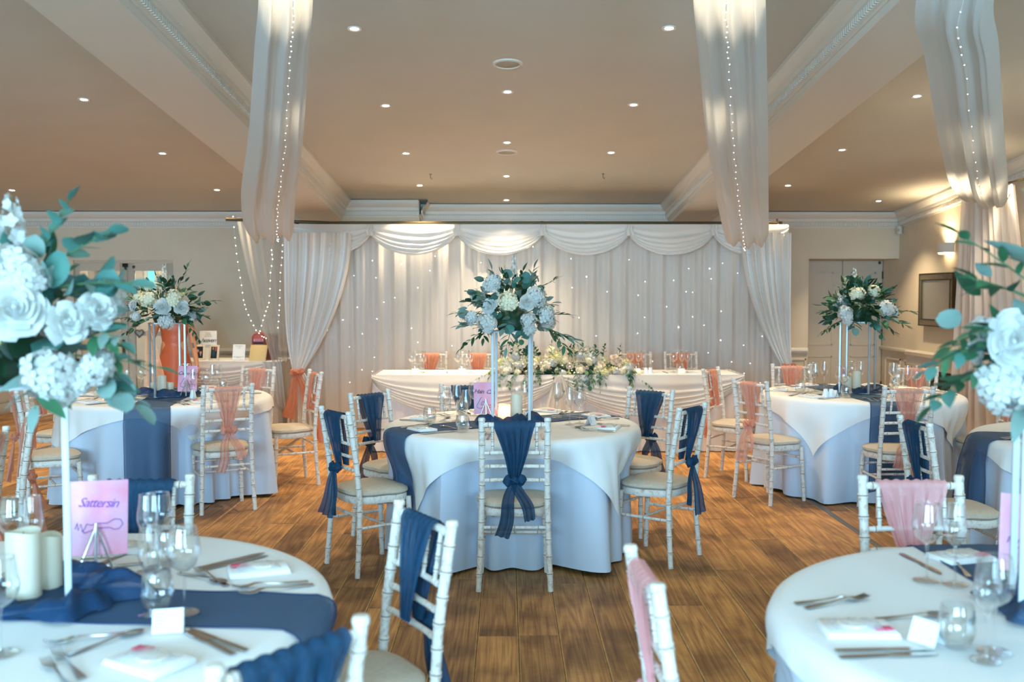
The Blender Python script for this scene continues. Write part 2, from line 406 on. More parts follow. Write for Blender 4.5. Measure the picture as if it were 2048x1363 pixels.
# cornice along a straight run: profile (out, down) pairs swept, following the ceiling
PROF = [(0, 0.20), (0.012, 0.20), (0.012, 0.185), (0.03, 0.18), (0.035, 0.13), (0.05, 0.12), (0.055, 0.085), (0.085, 0.075), (0.10, 0.045), (0.115, 0.03), (0.115, 0.0)]
def cornice(name, a, b, nrm, scale=1.0, zof=ceil_z, parent=None, dent=0.034):
    a = Vector(a); b = Vector(b); nrm = Vector(nrm); mb = MB(); vs = []
    for p in (a, b):
        for o_, dn in PROF:
            q = p + nrm * (o_ * scale); vs.append((q.x, q.y, zof(p.y) - dn * scale))
    n = len(PROF); mb.add(vs, [(i, i + 1, n + i + 1, n + i) for i in range(n - 1)])
    L = (b - a).length; k = int(L / dent); d = (b - a) / L
    for i in range(k):
        c = a + d * ((i + 0.5) * dent); q0 = c + nrm * (0.03 * scale); hw = dent * 0.30
        z = zof(c.y) - 0.155 * scale
        pts = [q0 + d * sx * hw + nrm * o_ * scale + Vector((0, 0, z + sz * 0.020 * scale)) for o_ in (0, 0.016) for sz in (-1, 1) for sx in (-1, 1)]
        mb.add(pts, [(4, 5, 7, 6), (0, 4, 6, 2), (1, 3, 7, 5), (0, 1, 5, 4), (2, 6, 7, 3)])
    return obj(name, mb.mesh(name, 'trim', True), parent)
def tr(i, *a, **k):
    o = cornice('trim_%d' % i, *a, **k); o['kind'] = 'structure'
tr(3, (-2.0, Y0, 0), (-2.0, YC2, 0), (1, 0, 0))
tr(4, (2.04, Y0, 0), (2.04, YC, 0), (-1, 0, 0))
tr(5, (-2.0, YC2, 0), (-1.06, YC2, 0), (0, -1, 0))
tr(6, (-1.06, YC, 0), (2.04, YC, 0), (0, -1, 0))
tr(7, (-1.06, YC2 - .115, 0), (-1.06, YC, 0), (1, 0, 0))
tr(8, (XL, YB, 0), (-2.49, YB, 0), (0, -1, 0))
tr(9, (2.52, YB, 0), (XR, YB, 0), (0, -1, 0))
tr(10, (XR, Y0, 0), (XR, YB, 0), (-1, 0, 0))
tr(11, (XL, Y0, 0), (XL, YB, 0), (1, 0, 0))

# walls
DL0, DL1, DLT = at(146, 520, YB).x, at(346, 520, YB).x, at(250, 520, YB).z     # doorway on the left
DR0, DRT = at(1618, 517, YB).x, at(1700, 517, YB).z                            # doorway on the right
mb = MB()
mb.box(XL - .2, DL0, YB, YB + .45, 0, 2.9); mb.box(DL1, DR0, YB, YB + .45, 0, 2.9)
mb.box(DL0, DL1, YB, YB + .45, DLT, 2.9); mb.box(DR0, XR + .2, YB, YB + .6, DRT, 2.9)
mb.box(DR0 - .2, XR + .2, YB + .75, YB + .95, 0, 2.9); mb.box(DR0 - .12, DR0, YB + .4, YB + .8, 0, 2.4)
struct('wall_back', mb.mesh('wall_back', 'wall', False))
mb = MB(); mb.box(-2.49, -1.06, YC2, YB, 0, 2.95); mb.box(-1.06, 2.52, YC, YB, 0, 2.95)
struct('wall_back_centre', mb.mesh('wall_back_centre', 'wall', False))
mb = MB(); mb.box(XL - .2, XL, Y0 - .2, YB + .2, 0, 4.1); struct('wall_left', mb.mesh('wall_left', 'wall', False))
mb = MB(); mb.box(XR, XR + .2, Y0 - .2, YB + .8, 0, 4.1); struct('wall_right', mb.mesh('wall_right', 'wall', False))
# wall behind the photographer with three tall windows
mb = MB(); xs = [XL - .2] + [v for wx, ww in WIN for v in (wx - ww / 2 - .05, wx + ww / 2 + .05)] + [XR + .2]
for i in range(0, len(xs), 2): mb.box(xs[i], xs[i + 1], Y0 - .2, Y0, 0, 4.1)
for wx, ww in WIN:
    mb.box(wx - ww / 2 - .05, wx + ww / 2 + .05, Y0 - .2, Y0, 0, .6); mb.box(wx - ww / 2 - .05, wx + ww / 2 + .05, Y0 - .2, Y0, 2.9, 4.1)
struct('wall_front', mb.mesh('wall_front', 'wall', False))
for i, (wx, ww) in enumerate(WIN):
    wn = bpy.data.objects.new('window_%d' % (i + 1), None); C.objects.link(wn); wn['kind'] = 'structure'
    mb = MB(); a, b2 = wx - ww / 2 - .05, wx + ww / 2 + .05
    for q in (a, (a + b2) / 2 - .03, b2 - .06): mb.box(q, q + .06, Y0 - .12, Y0 - .06, .6, 2.9)
    for q in (.6, 1.75, 2.84): mb.box(a, b2, Y0 - .12, Y0 - .06, q, q + .06)
    obj('window_frame', mb.mesh('window_frame', 'trim', False), wn)

# dado: rail, skirting and raised panel mouldings
def rail(name, mb): return struct(name, mb.mesh(name, 'trim', True))
mb = MB()
for (x0, x1) in ((XL, DL0 - .02), (DL1 + .02, -2.49), (2.52, DR0 - .0)):
    mb.bbox(x0, x1, YB - .035, YB, .80, .845, .01); mb.box(x0, x1, YB - .02, YB, .775, .80)
rail('trim_12', mb)
mb = MB(); mb.bbox(XR - .035, XR, Y0, YB + .75, .80, .845, .01); mb.bbox(XR - .17, XR, 9.6, 12.45, .80, .85, .01); mb.box(XR - .14, XR, 9.6, 12.45, .0, .80)
rail('trim_13', mb)
mb = MB()
for (x0, x1) in ((XL, DL0 - .02), (DL1 + .02, -2.49), (2.52, DR0)): mb.bbox(x0, x1, YB - .02, YB, 0, .14, .008)
rail('baseboard_back', mb)
mb = MB(); mb.bbox(XR - .02, XR, Y0, YB + .75, 0, .14, .008); mb.bbox(XR - .165, XR - .02, 9.55, 12.45, 0, .10, .008); rail('baseboard_right', mb)
mb = MB(); mb.bbox(XL, XL + .02, Y0, YB, 0, .14, .008); rail('baseboard_left', mb)
def panel_y(mb, x0, x1, z0, z1, y, w=.018, d=.012):
    for a, b2, c, e in ((x0, x1, z0, z0 + w), (x0, x1, z1 - w, z1), (x0, x0 + w, z0, z1), (x1 - w, x1, z0, z1)): mb.box(a, b2, y - d, y, c, e)
def panel_x(mb, y0, y1, z0, z1, x, w=.018, d=.012):
    for a, b2, c, e in ((y0, y1, z0, z0 + w), (y0, y1, z1 - w, z1), (y0, y0 + w, z0, z1), (y1 - w, y1, z0, z1)): mb.box(x - d, x, a, b2, c, e)
mb = MB()
for i in range(3): panel_y(mb, 2.62 + i * .47, 3.02 + i * .47, .24, .70, YB)
for i in range(3): panel_y(mb, DL1 + .12 + i * .62, DL1 + .62 + i * .62, .24, .70, YB)
rail('trim_14', mb)
mb = MB()
panel_x(mb, 12.98, 13.5, .24, .70, XR); panel_x(mb, 12.55, 12.88, .24, .70, XR)
for i in range(5): panel_x(mb, 3.0 + i * 1.2, 4.0 + i * 1.2, .24, .70, XR)
rail('trim_15', mb)

# doors
def leaf_panel(name, x0, x1, y, z1, parent, panels, lab=None):
    mb = MB(); mb.bbox(x0, x1, y - .045, y, .01, z1, .003)
    for a, b2, c, e in panels: panel_y(mb, a, b2, c, e, y - .045, .014, .008)
    return obj(name, mb.mesh(name, 'wall_dado', True), parent)
dr = bpy.data.objects.new('door_2', None); C.objects.link(dr); dr['kind'] = 'structure'
yd = YB + .60; zt = at(1700, 521, yd).z
xm = at(1682, 600, yd).x; xe = at(1762, 600, yd).x; x0 = DR0 - .05
leaf_panel('door_leaf', x0, xm - .003, yd, zt, dr, [(x0 + .1, xm - .13, .2, .70), (x0 + .1, xm - .13, .85, zt - .16)])
leaf_panel('door_leaf', xm + .003, xe, yd, zt, dr, [(xm + .12, xe - .1, .2, .70), (xm + .12, xe - .1, .85, zt - .16)])
mb = MB(); mb.box(xe + .004, XR, yd - .05, yd + .15, 0, zt + .03); mb.box(x0, XR, yd - .05, yd + .15, zt + .003, zt + .25); obj('door_frame', mb.mesh('door_frame', 'wall_dado', False), dr)
for z in (at(1763, 550, yd).z, at(1763, 665, yd).z, .3):
    mb = MB(); mb.box(xe - .012, xe + .02, yd - .06, yd - .045, z - .05, z + .05); mb.tube([(xe + .004, yd - .066, z - .055), (xe + .004, yd - .066, z + .055)], .008); obj('hinge', mb.mesh('hinge', 'bronze'), dr)
mb = MB(); mb.ball((xe - .05, yd - .06, zt - .03), .02); obj('door_bolt', mb.mesh('door_bolt', 'bronze'), dr)

dl = bpy.data.objects.new('door_1', None); C.objects.link(dl); dl['kind'] = 'structure'
yd = YB + .06; zt = at(255, 526, yd).z; xm = at(255, 600, yd).x; xr = at(348, 600, yd).x; xl = xm - (xr - xm) - .10
def glazed(x0, x1):
    l = bpy.data.objects.new('door_leaf', None); C.objects.link(l); l.parent = dl
    mb = MB(); st = .092; ra = .10
    mb.bbox(x0, x0 + st, yd, yd + .045, .01, zt, .004); mb.bbox(x1 - st, x1, yd, yd + .045, .01, zt, .004)
    mb.box(x0 + st, x1 - st, yd, yd + .045, zt - ra, zt); mb.box(x0 + st, x1 - st, yd, yd + .045, .01, .30); mb.box(x0 + st, x1 - st, yd + .005, yd + .04, 1.00, 1.06)
    f = obj('door_frame', mb.mesh('door_frame', 'wall_dado', True), l)
    for z0, z1 in ((.30, 1.0), (1.06, zt - ra)):
        mb = MB(); mb.box(x0 + st, x1 - st, yd + .018, yd + .024, z0, z1); obj('pane', mb.mesh('pane', 'glass', False), l)
glazed(xl, xm - .003); glazed(xm + .003, xr)
mb = MB(); mb.box(DL0 - .02, DL1 + .02, yd - .02, yd + .1, zt + .004, DLT + .06); obj('door_lintel', mb.mesh('door_lintel', 'wall_dado', False), dl)
mb = MB(); mb.bbox(xm - .05, xm + .015, yd - .03, yd, zt - .05, zt - .002, .004); mb.box(xm - .025, xm - .005, yd - .03, yd, zt - .09, zt - .05); obj('door_closer', mb.mesh('door_closer', 'black'), dl)
mb = MB(); mb.lathe([(.0, 0), (.016, .002), (.02, .012), (.0, .02)], 12); obj('door_bolt', mb.mesh('door_bolt', 'bronze'), dl, (at(268, 531, yd).x, yd, zt - .05), (PI / 2, 0, 0))
for sgn in (-1,):
    p = at(248, 695, yd); mb = MB(); mb.bbox(p.x - .02, p.x + .02, yd - .01, yd, p.z - .11, p.z + .11, .004); mb.tube([(p.x, yd - .01, p.z + .03), (p.x, yd - .05, p.z + .03), (p.x - .09, yd - .05, p.z + .03)], .009); obj('door_handle', mb.mesh('door_handle', 'bronze'), dl)
# small hall seen through the glazed door
mb = MB(); mb.box(-7.6, -3.2, 16.0, 16.1, 0, 2.7); mb.box(-7.7, -7.6, YB + .45, 16.1, 0, 2.7); mb.box(-3.2, -3.1, YB + .45, 16.1, 0, 2.7); mb.box(-7.6, -3.2, YB + .45, 16.1, 2.6, 2.7)
struct('wall_hall', mb.mesh('wall_hall', 'wall', False))
def hall_window(n, xa, xb, ya, yb, frame, y=15.98):
    p = at(xa, ya, y); q = at(xb, yb, y)
    h = bpy.data.objects.new('window_%d' % n, None); C.objects.link(h); h['kind'] = 'structure'
    mb = MB(); mb.box(p.x, q.x, y - .01, y, q.z, p.z); obj('window_view', mb.mesh('window_view', 'garden', False), h)
    mb = MB()
    for a, b2, c, e in ((p.x - .05, p.x, q.z - .05, p.z + .05), (q.x, q.x + .03, q.z - .05, p.z + .05), (p.x, q.x, p.z, p.z + .05), (p.x, q.x, q.z - .05, q.z)): mb.box(a, b2, y - .05, y, c, e)
    obj('window_frame', mb.mesh('window_frame', frame, False), h)
hall_window(4, 204, 218, 530, 612, 'oak'); hall_window(5, 296, 312, 535, 580, 'trim')

# right wall: mirror, wall light, radiator grilles, sensor
mirror = thing('wall_mirror', 'rectangular mirror in an antique silver frame below the wall light', 'mirror')
y0, y1 = 11.35, 12.28; z0, z1 = 1.17, 1.80; xw = XR - .055
mb = MB(); mb.box(xw + .012, XR - .002, y0 + .02, y1 - .02, z0 + .02, z1 - .02); obj('backing', mb.mesh('backing', 'bronze', False), mirror)
fw = .075
for a, b2, c, e in ((y0, y1, z1 - fw, z1), (y0, y1, z0, z0 + fw), (y0, y0 + fw, z0 + fw, z1 - fw), (y1 - fw, y1, z0 + fw, z1 - fw)):
    mb = MB(); mb.box(xw - .012, xw + .014, a + .004, b2 - .004, c + .004, e - .004); obj('frame_slip', mb.mesh('frame_slip', 'mirrorframe', False), mirror)
mb = MB()
for i_ in (0, fw):
    for a, b2, c, e in ((y0 + i_, y1 - i_, z1 - i_ - .008, z1 - i_ + .004), (y0 + i_, y1 - i_, z0 + i_ - .004, z0 + i_ + .008), (y0 + i_ - .004, y0 + i_ + .008, z0 + i_, z1 - i_), (y1 - i_ - .008, y1 - i_ + .004, z0 + i_, z1 - i_)): mb.box(xw - .018, xw + .016, a, b2, c, e)
obj('bead', mb.mesh('bead', 'bronze', False), mirror)
mb = MB(); mb.box(xw - .004, xw + .004, y0 + fw, y1 - fw, z0 + fw, z1 - fw); obj('mirror_glass', mb.mesh('mirror_glass', 'mirror', False), mirror)
sconce = thing('wall_light', 'lit white plaster up and down light fixed above the mirror', 'wall light')
mb = MB()
def half(r, z, y): return [(XR - .005 - r * math.cos(a) ** .6 if math.cos(a) > 0 else XR - .005, 11.6 + y * math.sin(a), z) for a in [PI / 2 * (k / 8 * 2 - 1) for k in range(9)]]
for (ra, rb, za, zb) in ((.135, .145, 2.035, 2.15),):
    v = half(ra, za, .13) + half(rb, zb, .14) + half(rb - .012, zb, .128) + half(ra - .012, za, .118)
    f = [(k * 9 + i, k * 9 + i + 1, ((k + 1) % 4) * 9 + i + 1, ((k + 1) % 4) * 9 + i) for k in range(4) for i in range(8)]
    mb.add(v, f)
obj('shade', mb.mesh('shade', 'trim'), sconce)
mb = MB(); v = half(.115, 2.02, .11) + half(.115, 2.035, .11) + [(XR - .005, 11.6, 2.02)]
mb.add(v, [(i, i + 1, 10 + i, 9 + i) for i in range(8)] + [tuple([18] + list(range(8, -1, -1)))]); obj('lower_diffuser', mb.mesh('lower_diffuser', mat('lit_diffuser', (255, 226, 180), .5, emit=5)), sconce)
mb = MB(); mb.tube([(XR - .07, 11.54, 2.09), (XR - .07, 11.66, 2.09)], .01); mb.tube([(XR, 11.6, 2.09), (XR - .07, 11.6, 2.09)], .006); obj('lamp_tube', mb.mesh('lamp_tube', 'chrome'), sconce)
gx = XR - .142
for n, (ya, yb) in enumerate(((11.92, 12.38), (11.0, 11.7), (10.2, 10.78))):
    g = thing('radiator_grille', ['brass lattice radiator grille set nearest the far corner of the panelled wall', 'brass lattice radiator grille below the mirror', 'brass lattice radiator grille beside the foot of the white wall curtain'][n], 'grille', group='radiator grilles in the panelled wall')
    mb = MB(); mb.box(gx - .004, gx, ya, yb, .2, .66); obj('backing', mb.mesh('backing', 'dark', False), g)
    mb = MB()
    for a, b2, c, e in ((ya - .03, yb + .03, .66, .69), (ya - .03, yb + .03, .17, .2), (ya - .03, ya, .2, .66), (yb, yb + .03, .2, .66)): mb.box(gx - .02, gx, a, b2, c, e)
    obj('frame', mb.mesh('frame', 'wall_dado', False), g)
    mb = MB(); W = yb - ya; H = .46; st = .052
    for sgn in (1, -1):
        k = -H
        while k < W:
            ta = max(0, -k); tb = min(H, W - k)
            if tb - ta > .01:
                if sgn == 1: p, q = (gx - .009, ya + k + ta, .2 + ta), (gx - .009, ya + k + tb, .2 + tb)
                else: p, q = (gx - .013, ya + k + ta, .66 - ta), (gx - .013, ya + k + tb, .66 - tb)
                mb.tube([p, q], .0045, 4)
            k += st
    o = obj('lattice', mb.mesh('lattice', 'grille', False), g); o['kind'] = 'stuff'
s = thing('alarm_sensor', 'small white alarm sensor high in the corner beside the panelled door', 'sensor')
p = at(1796, 458, 12.95); mb = MB(); mb.bbox(-.035, .035, -.03, .03, -.06, .05, .012); obj('casing', mb.mesh('casing', 'trim'), s, (XR - .045, 12.98, p.z), (0, 0, .6))
mb = MB(); mb.ball((0, 0, 0), (.018, .01, .025)); obj('lens', mb.mesh('lens', 'vent'), s, (XR - .065, 12.955, p.z - .01), (0, 0, .6))

# ceiling fittings
mb = MB(); mb.lathe([(.026, .0), (.030, -.004), (.045, -.006), (.047, -.001), (.047, 0.0)], 20); RING = mb.mesh('trim_ring', 'trim')
mb = MB(); mb.lathe([(.0005, -.001), (.027, -.002)], 16); DISC = mb.mesh('lamp', 'lampdisc')
sl = -math.atan(0.0904)
wh = ['centre ceiling, row above the left beam edge', 'centre ceiling, row beside the right beam', 'centre ceiling, middle row']
labs = ['lit downlight in the centre ceiling beside the left drape, nearest the camera', 'lit downlight in the centre ceiling left row, second from the camera', 'lit downlight in the centre ceiling left row, third from the camera', 'lit downlight in the centre ceiling left row, right above the backdrop',
        'lit downlight in the centre ceiling right row, nearest the camera', 'lit downlight in the centre ceiling right row, second from the camera', 'lit downlight in the centre ceiling right row, third from the camera',
        'lit downlight in the middle row between the two round speakers', 'lit downlight just before the farther round ceiling speaker', 'lit downlight in the middle row just behind the farther ceiling speaker', 'lit downlight closest to the cornice above the backdrop',
        'lit downlight in the left side ceiling, nearest the camera', 'lit downlight in the left side ceiling, midway along the beam', 'lit downlight in the left side ceiling beside the drape foot', 'lit downlight in the left side ceiling next to the left wall',
        'lit downlight in the right side ceiling, nearest the camera', 'lit downlight in the right side ceiling, midway along the beam', 'lit downlight in the right side ceiling above the backdrop corner', 'lit downlight in the right side ceiling over the panelled door']
for i in range(len(DOWN)):
    p = DPTS[i]; t = thing('ceiling_downlight', labs[i], 'downlight', p, (sl, 0, 0), 'recessed ceiling downlights')
    obj('trim_ring', RING, t, (0, 0, -.001)); obj('lamp', DISC, t, (0, 0, -.002))
for i, (x, y, d, lb) in enumerate(((1015, 127, 6.9, 'round white ceiling speaker between the nearer downlights'), (1013, 304, 9.55, 'round white ceiling speaker just behind a middle row downlight'))):
    p = at(x, y, 7.0)
    # solve depth on the ceiling along the ray
    r = ray(x, y); tt = (ceil_z(0) - CAMZ) / (r.z + 0.0904 * r.y); q = r * tt
    mb = MB(); mb.lathe([(.0005, -.008), (.075, -.008), (.085, -.004)], 24); g = mb.mesh('speaker_mesh', 'vent')
    mb = MB(); mb.lathe([(.084, -.004), (.088, -.012), (.105, -.008), (.108, 0)], 28); t = thing('ceiling_speaker', lb, 'speaker', (q.x, q.y, ceil_z(q.y)), (sl, 0, 0), 'round ceiling speakers')
    obj('grille', g, t); obj('rim', mb.mesh('rim', 'trim'), t)
for x, y, lb in ((861, 348, 'small metal ceiling hook above the left half of the backdrop'), (1206, 347, 'small metal ceiling hook above the right half of the backdrop')):
    r = ray(x, y); tt = (ceil_z(0) - CAMZ) / (r.z + 0.0904 * r.y); q = r * tt; z = ceil_z(q.y)
    mb = MB(); mb.lathe([(.0, 0), (.016, -.001), (.016, -.004), (.0, -.006)], 10, (0, 0, 0)); mb.tube([(0, 0, -.004), (0, 0, -.04), (.012, 0, -.055), (.02, 0, -.04)], .003, 6)
    thing('ceiling_hook', lb, 'hook', (q.x, q.y, z), me=mb.mesh('ceiling_hook', 'bronze'), group='ceiling hooks')
# ------------------------------------------------------------------ backdrop of white voile
BD = 11.4
def pleat(u, k, s=0.0): return math.sin(u * k + s) + .45 * math.sin(u * k * 2.3 + 1.7 + s) + .3 * math.sin(u * k * .37 + 2.1)
bx = [at(x, 447, BD).x for x in (585, 742, 914, 1085, 1257, 1425, 1573)]
ztop = at(1085, 449, BD).z
bd = thing('draped_backdrop', 'wide white voile backdrop with swagged top and tied back side curtains behind the top table', 'backdrop', (0, BD, 0))
for i, (x0, x1) in enumerate(zip(bx[:-1], bx[1:])):
    mb = MB(); mb.grid(lambda u, v: ((x0 + (x1 - x0) * u), .06 + .022 * pleat((x0 + (x1 - x0) * u), 31) + .012 * math.sin(v * 3 + x0), .01 + (ztop - .01) * (1 - v)), 60, 10)
    obj('curtain_panel', mb.mesh('curtain_panel', 'voile'), bd)
mb = MB(); mb.grid(lambda u, v: (bx[0] + (bx[-1] - bx[0]) * u, -.03 + .006 * math.sin(u * 300), ztop + .004 - .03 * v), 200, 2); obj('header_band', mb.mesh('header_band', 'voile'), bd)
def swag_fn(x0, x1, zt, e, m, y0, bulge, nr, amp=.008, seed=0, tail=.10):
    def f(u, v):
        c = (4 * u * (1 - u)) ** .75
        dn = (e + (m - e) * c) * v
        gather = 1 - .0 * v
        rid = amp * math.sin(v * v * nr * 2 * PI + math.sin(u * 5 + seed) * .9) * min(1, v * 3)
        wr = amp * .5 * math.sin(u * 19 + v * 6 + seed)
        return (x0 + (x1 - x0) * u, y0 - .012 - bulge * math.sin(PI * min(1, v * 1.0) * .5) * (.35 + .65 * c) - rid - wr * (.3 + v), zt - dn)
    return f
for i, (x0, x1) in enumerate(zip(bx[:-1], bx[1:])):
    mb = MB(); mb.grid(swag_fn(x0 - .01, x1 + .01, ztop, .10, .35, -.035, .05, 5, .008, i), 32, 30)
    obj('valance_swag', mb.mesh('valance_swag', 'satin'), bd)
for i, x in enumerate(bx[1:-1]):
    mb = MB(); mb.grid(lambda u, v: (x + (u - .5) * (.05 + .05 * v) + .006 * math.sin(v * 9), -.085 - .012 * math.cos((u - .5) * 12) , ztop - .13 * v), 8, 8); obj('valance_tail', mb.mesh('valance_tail', 'satin'), bd)
# tied back side curtains
def side_curtain(xo, xi, xt, zt_, sgn):
    # xo outer edge, xi inner edge at top, xt tie point
    def f(u, v):
        z = ztop - .10 - (ztop - .12) * v
        k = (ztop - .10 - z) / (ztop - .10 - zt_)
        if k <= 1:
            s = k ** 2.2; xa = xo + (xt - .05 * sgn - xo) * s * 0.6 + sgn * .0; xb = xi + (xt + .05 * sgn - xi) * (1 - (1 - k ** 1.6) ** 1.0) 
            xa = xo + (xt - .06 * sgn - xo) * (k ** 5)
            xb = xi + (xt + .06 * sgn - xi) * (k ** 1.9)
            sq = 1 - .75 * k ** 3
        else:
            t = min(1, (k - 1) / .55); xa = xt - sgn * (.06 + .10 * t ** .7); xb = xt + sgn * (.06 + .20 * t ** .7); sq = .25 + .7 * t
        return (xa + (xb - xa) * u, -.10 - .055 * (1 - abs(2 * u - 1)) - .028 * sq * pleat(u, 34, v * .6) - .03 * math.exp(-((k - 1) / .1) ** 2), z)
    mb = MB(); mb.grid(f, 64, 44); return mb.mesh('side_curtain', 'satin')
tl = at(598, 742, BD - .1); trr = at(1572, 732, BD - .1)
obj('side_curtain', side_curtain(at(572, 480, BD).x, at(706, 500, BD).x, tl.x, tl.z, 1), bd)
obj('side_curtain', side_curtain(at(1577, 480, BD).x, at(1478, 500, BD).x, trr.x, trr.z, -1), bd)
mb = MB(); zz = ztop + .03
for a, b2 in ((at(456, 430, BD + .25).x, -2.0), (-2.1, bx[3]), (bx[3], at(1562, 430, BD).x)): mb.tube([(a, .16, zz + (.04 if a < -2.5 else 0)), (b2, .16, zz)], .018, 8)
for x in (at(1562, 430, BD).x,): mb.tube([(x, .16, zz), (x, .16, zz + .05)], .012, 6)
obj('top_pole', mb.mesh('top_pole', 'bronze'), bd)
for x in (bx[0] + .02, bx[3], bx[-1] - .02):
    mb = MB(); mb.tube([(x, .17, 0), (x, .17, zz + .02)], .02, 8); mb.bbox(x - .2, x + .2, .05, .35, 0, .008, .002); obj('upright', mb.mesh('upright', 'bronze'), bd)
# twinkling lights hung behind the voile
lt = thing('star_light_curtain', 'curtain of tiny twinkling lights scattered over the white voile backdrop', 'fairy lights', (0, BD, 0))
BULB = {}
def bulb_mesh(r, m):
    k = (r, m)
    if k not in BULB: mb = MB(); mb.ball((0, 0, 0), r, 6, 4); BULB[k] = mb.mesh('bulb', m)
    return BULB[k]
px_b = [(686,537),(708,551),(752,555),(682,581),(790,595),(715,614),(768,604),(686,639),(754,637),(836,575),(920,644),(823,656),(725,667),(699,693),(836,684),(904,691),(749,714),(803,528),(962,525),(745,521),(1066,493),(1142,517),(1258,519),(1377,537),(1173,553),(1144,575),(1214,583),(1276,590),(1290,563),(1372,583),(1158,635),(1357,654),(1192,671),(1275,666),(1333,613),(1289,634),(1347,560),(1445,526),(1419,537),(1422,557),(1385,584),(1475,546),(1442,622),(1385,633),(1408,650),(1441,680),(1487,690),(1357,653),(1463,723),(1500,726),(1416,705),(1488,746),(1355,706),(724,739),(700,764),(745,742),(870,512),(1305,722),(1335,748),(1300,494),(860,541),(655,660),(640,600),(657,470),(1520,765),(1524,672),(700,880-90)]
wires = MB()
for i, (x, y) in enumerate(px_b):
    p = at(x, y, BD - .0); big = i % 7 == 3
    obj('bulb', bulb_mesh(.007 if big else .004, 'bulbc'), lt, (p.x, -.005, p.z))
for i in range(14):
    x = bx[0] + (bx[-1] - bx[0]) * (i + .5) / 14; wires.tube([(x, .1, ztop), (x, .1, .3)], .0015, 3)
obj('wire', wires.mesh('wire', 'white'), lt)
# coral bows that tie the side curtains
def bow_parts(parent, m, size, seed, tails, knot_z=0.0, w0=.03, w1=.08, dome=1.0):
    rr = random.Random(seed)
    mb = MB()
    for sg in (1, -1):
        def puff(u, v, sg=sg):   # one full rounded loop, gathered at the knot
            a = 2 * PI * u; q = math.sin(PI * v) ** .6 * (1 + .16 * math.sin(a * 5 + v * 4 + sg)); x = sg * size * (.06 + .92 * v - .05 * math.sin(a * 3))
            g_ = (.22 + .78 * min(1, v * 2.2)) * q
            return (x, -.018 + size * .34 * g_ * math.cos(a), size * .50 * g_ * math.sin(a) + sg * size * .08 * v)
        mb.grid(puff, 20, 10, True)
    obj('bow_loops', mb.mesh('bow_loops', m), parent, (0, 0, knot_z))
    mb = MB(); mb.ball((0, -.018, 0), (size * .34, size * .34, size * .38), 10, 8)
    mb.tube([(size * .30 * math.cos(a), -.018 - .1 * size + size * .22 * math.sin(a), size * .12 * math.sin(a * 2)) for a in [k * 2 * PI / 12 for k in range(13)]], size * .14, 6)
    obj('knot', mb.mesh('knot', m), parent, (0, 0, knot_z))
    for dx, dy, dz, tw in tails:
        ph = rr.uniform(0, 6)
        def f(u, v):
            w = w0 + (w1 - w0) * v ** .6; c = (u - .5)
            k = math.sin(v * PI)
            return (dx * (v ** .85) + c * w * math.cos(tw * v) + .008 * math.sin(v * 7 + ph), -.02 + dy * v + c * w * math.sin(tw * v) - .012 * math.sin(c * 15 + ph) * (.4 + v * .6), dz * v + c * w * .35 * v * (1 if dx > 0 else -1))
        mb = MB(); mb.grid(f, 10, 14); obj('tail', mb.mesh('tail', m), parent, (0, 0, knot_z))
for p, lb, tails in ((tl, 'long coral organza bow tying the backdrop curtain beside the gift table', [(-.10, 0, -.52, .2), (.14, 0, -.42, -.2)]), (trr, 'coral organza bow tying the backdrop curtain nearest the panelled door', [(-.03, 0, -.5, .2), (.05, 0, -.42, -.2)])):
    t = thing('curtain_tie_bow', lb, 'bow', (p.x, BD - .19, p.z), group='coral bows on the backdrop curtains'); bow_parts(t, 'coralthick', .085, 5, tails, 0, .05, .13)

# ------------------------------------------------------------------ voile swags under the ceiling
def ceiling_swag(name, label, ctl, seed, extra=None):
    t = thing(name, label, 'ceiling drape')
    L_ = [Vector(c[0]) for c in ctl]; R_ = [Vector(c[1]) for c in ctl]
    n = len(ctl) - 1
    def spl(P, v):
        s = v * n; i = min(int(s), n - 1); q = s - i
        p0, p1, p2, p3 = P[max(i - 1, 0)], P[i], P[i + 1], P[min(i + 2, n)]
        return .5 * ((2 * p1) + (-p0 + p2) * q + (2 * p0 - 5 * p1 + 4 * p2 - p3) * q * q + (-p0 + 3 * p1 - 3 * p2 + p3) * q ** 3)
    def f(u, v):
        a, b = spl(L_, v), spl(R_, v); p = a + (b - a) * u
        wdt = (b - a).length
        fold = .035 * (math.sin(u * 17 + seed + v * .8) + .5 * math.sin(u * 37 + 1 + seed + v * 1.2)) * (wdt / .35)
        edge = .07 * (abs(2 * u - 1) ** 3)
        p.z += fold * .7 + edge; p.y += -fold * .7 + edge
        return p
    mb = MB(); mb.grid(f, 60, 64); obj('voile', mb.mesh('voile', 'swagcloth'), t)
    return t, f
def sw_ctl(rows):
    out = []
    for xa, xb, y, d in rows:
        a = at(xa, y, d); b = at(xb, y, d); out.append((a, b))
    return out
def ends(rows, pre, post):
    return [(Vector(a), Vector(b)) for a, b in pre] + sw_ctl(rows) + [(Vector(a), Vector(b)) for a, b in post]
zc = ceil_z
A_ = ends([(513, 620, 0, 4.6), (505, 612, 130, 5.4), (494, 602, 300, 6.8), (480, 588, 415, 8.2), (490, 584, 480, 9.0)],
          [((-.80, 3.3, zc(3.3) - .02), (-.70, 3.3, zc(3.3) - .02)), ((-.92, 3.7, 3.22), (-.74, 3.7, 3.22))],
          [((-2.42, 9.7, 2.3), (-2.06, 9.7, 2.3)), ((-2.5, 10.4, 2.52), (-2.2, 10.4, 2.52))])
sA, fA = ceiling_swag('ceiling_swag', 'sheer white voile swag hanging by the left beam before the gift table', A_, 1.0)
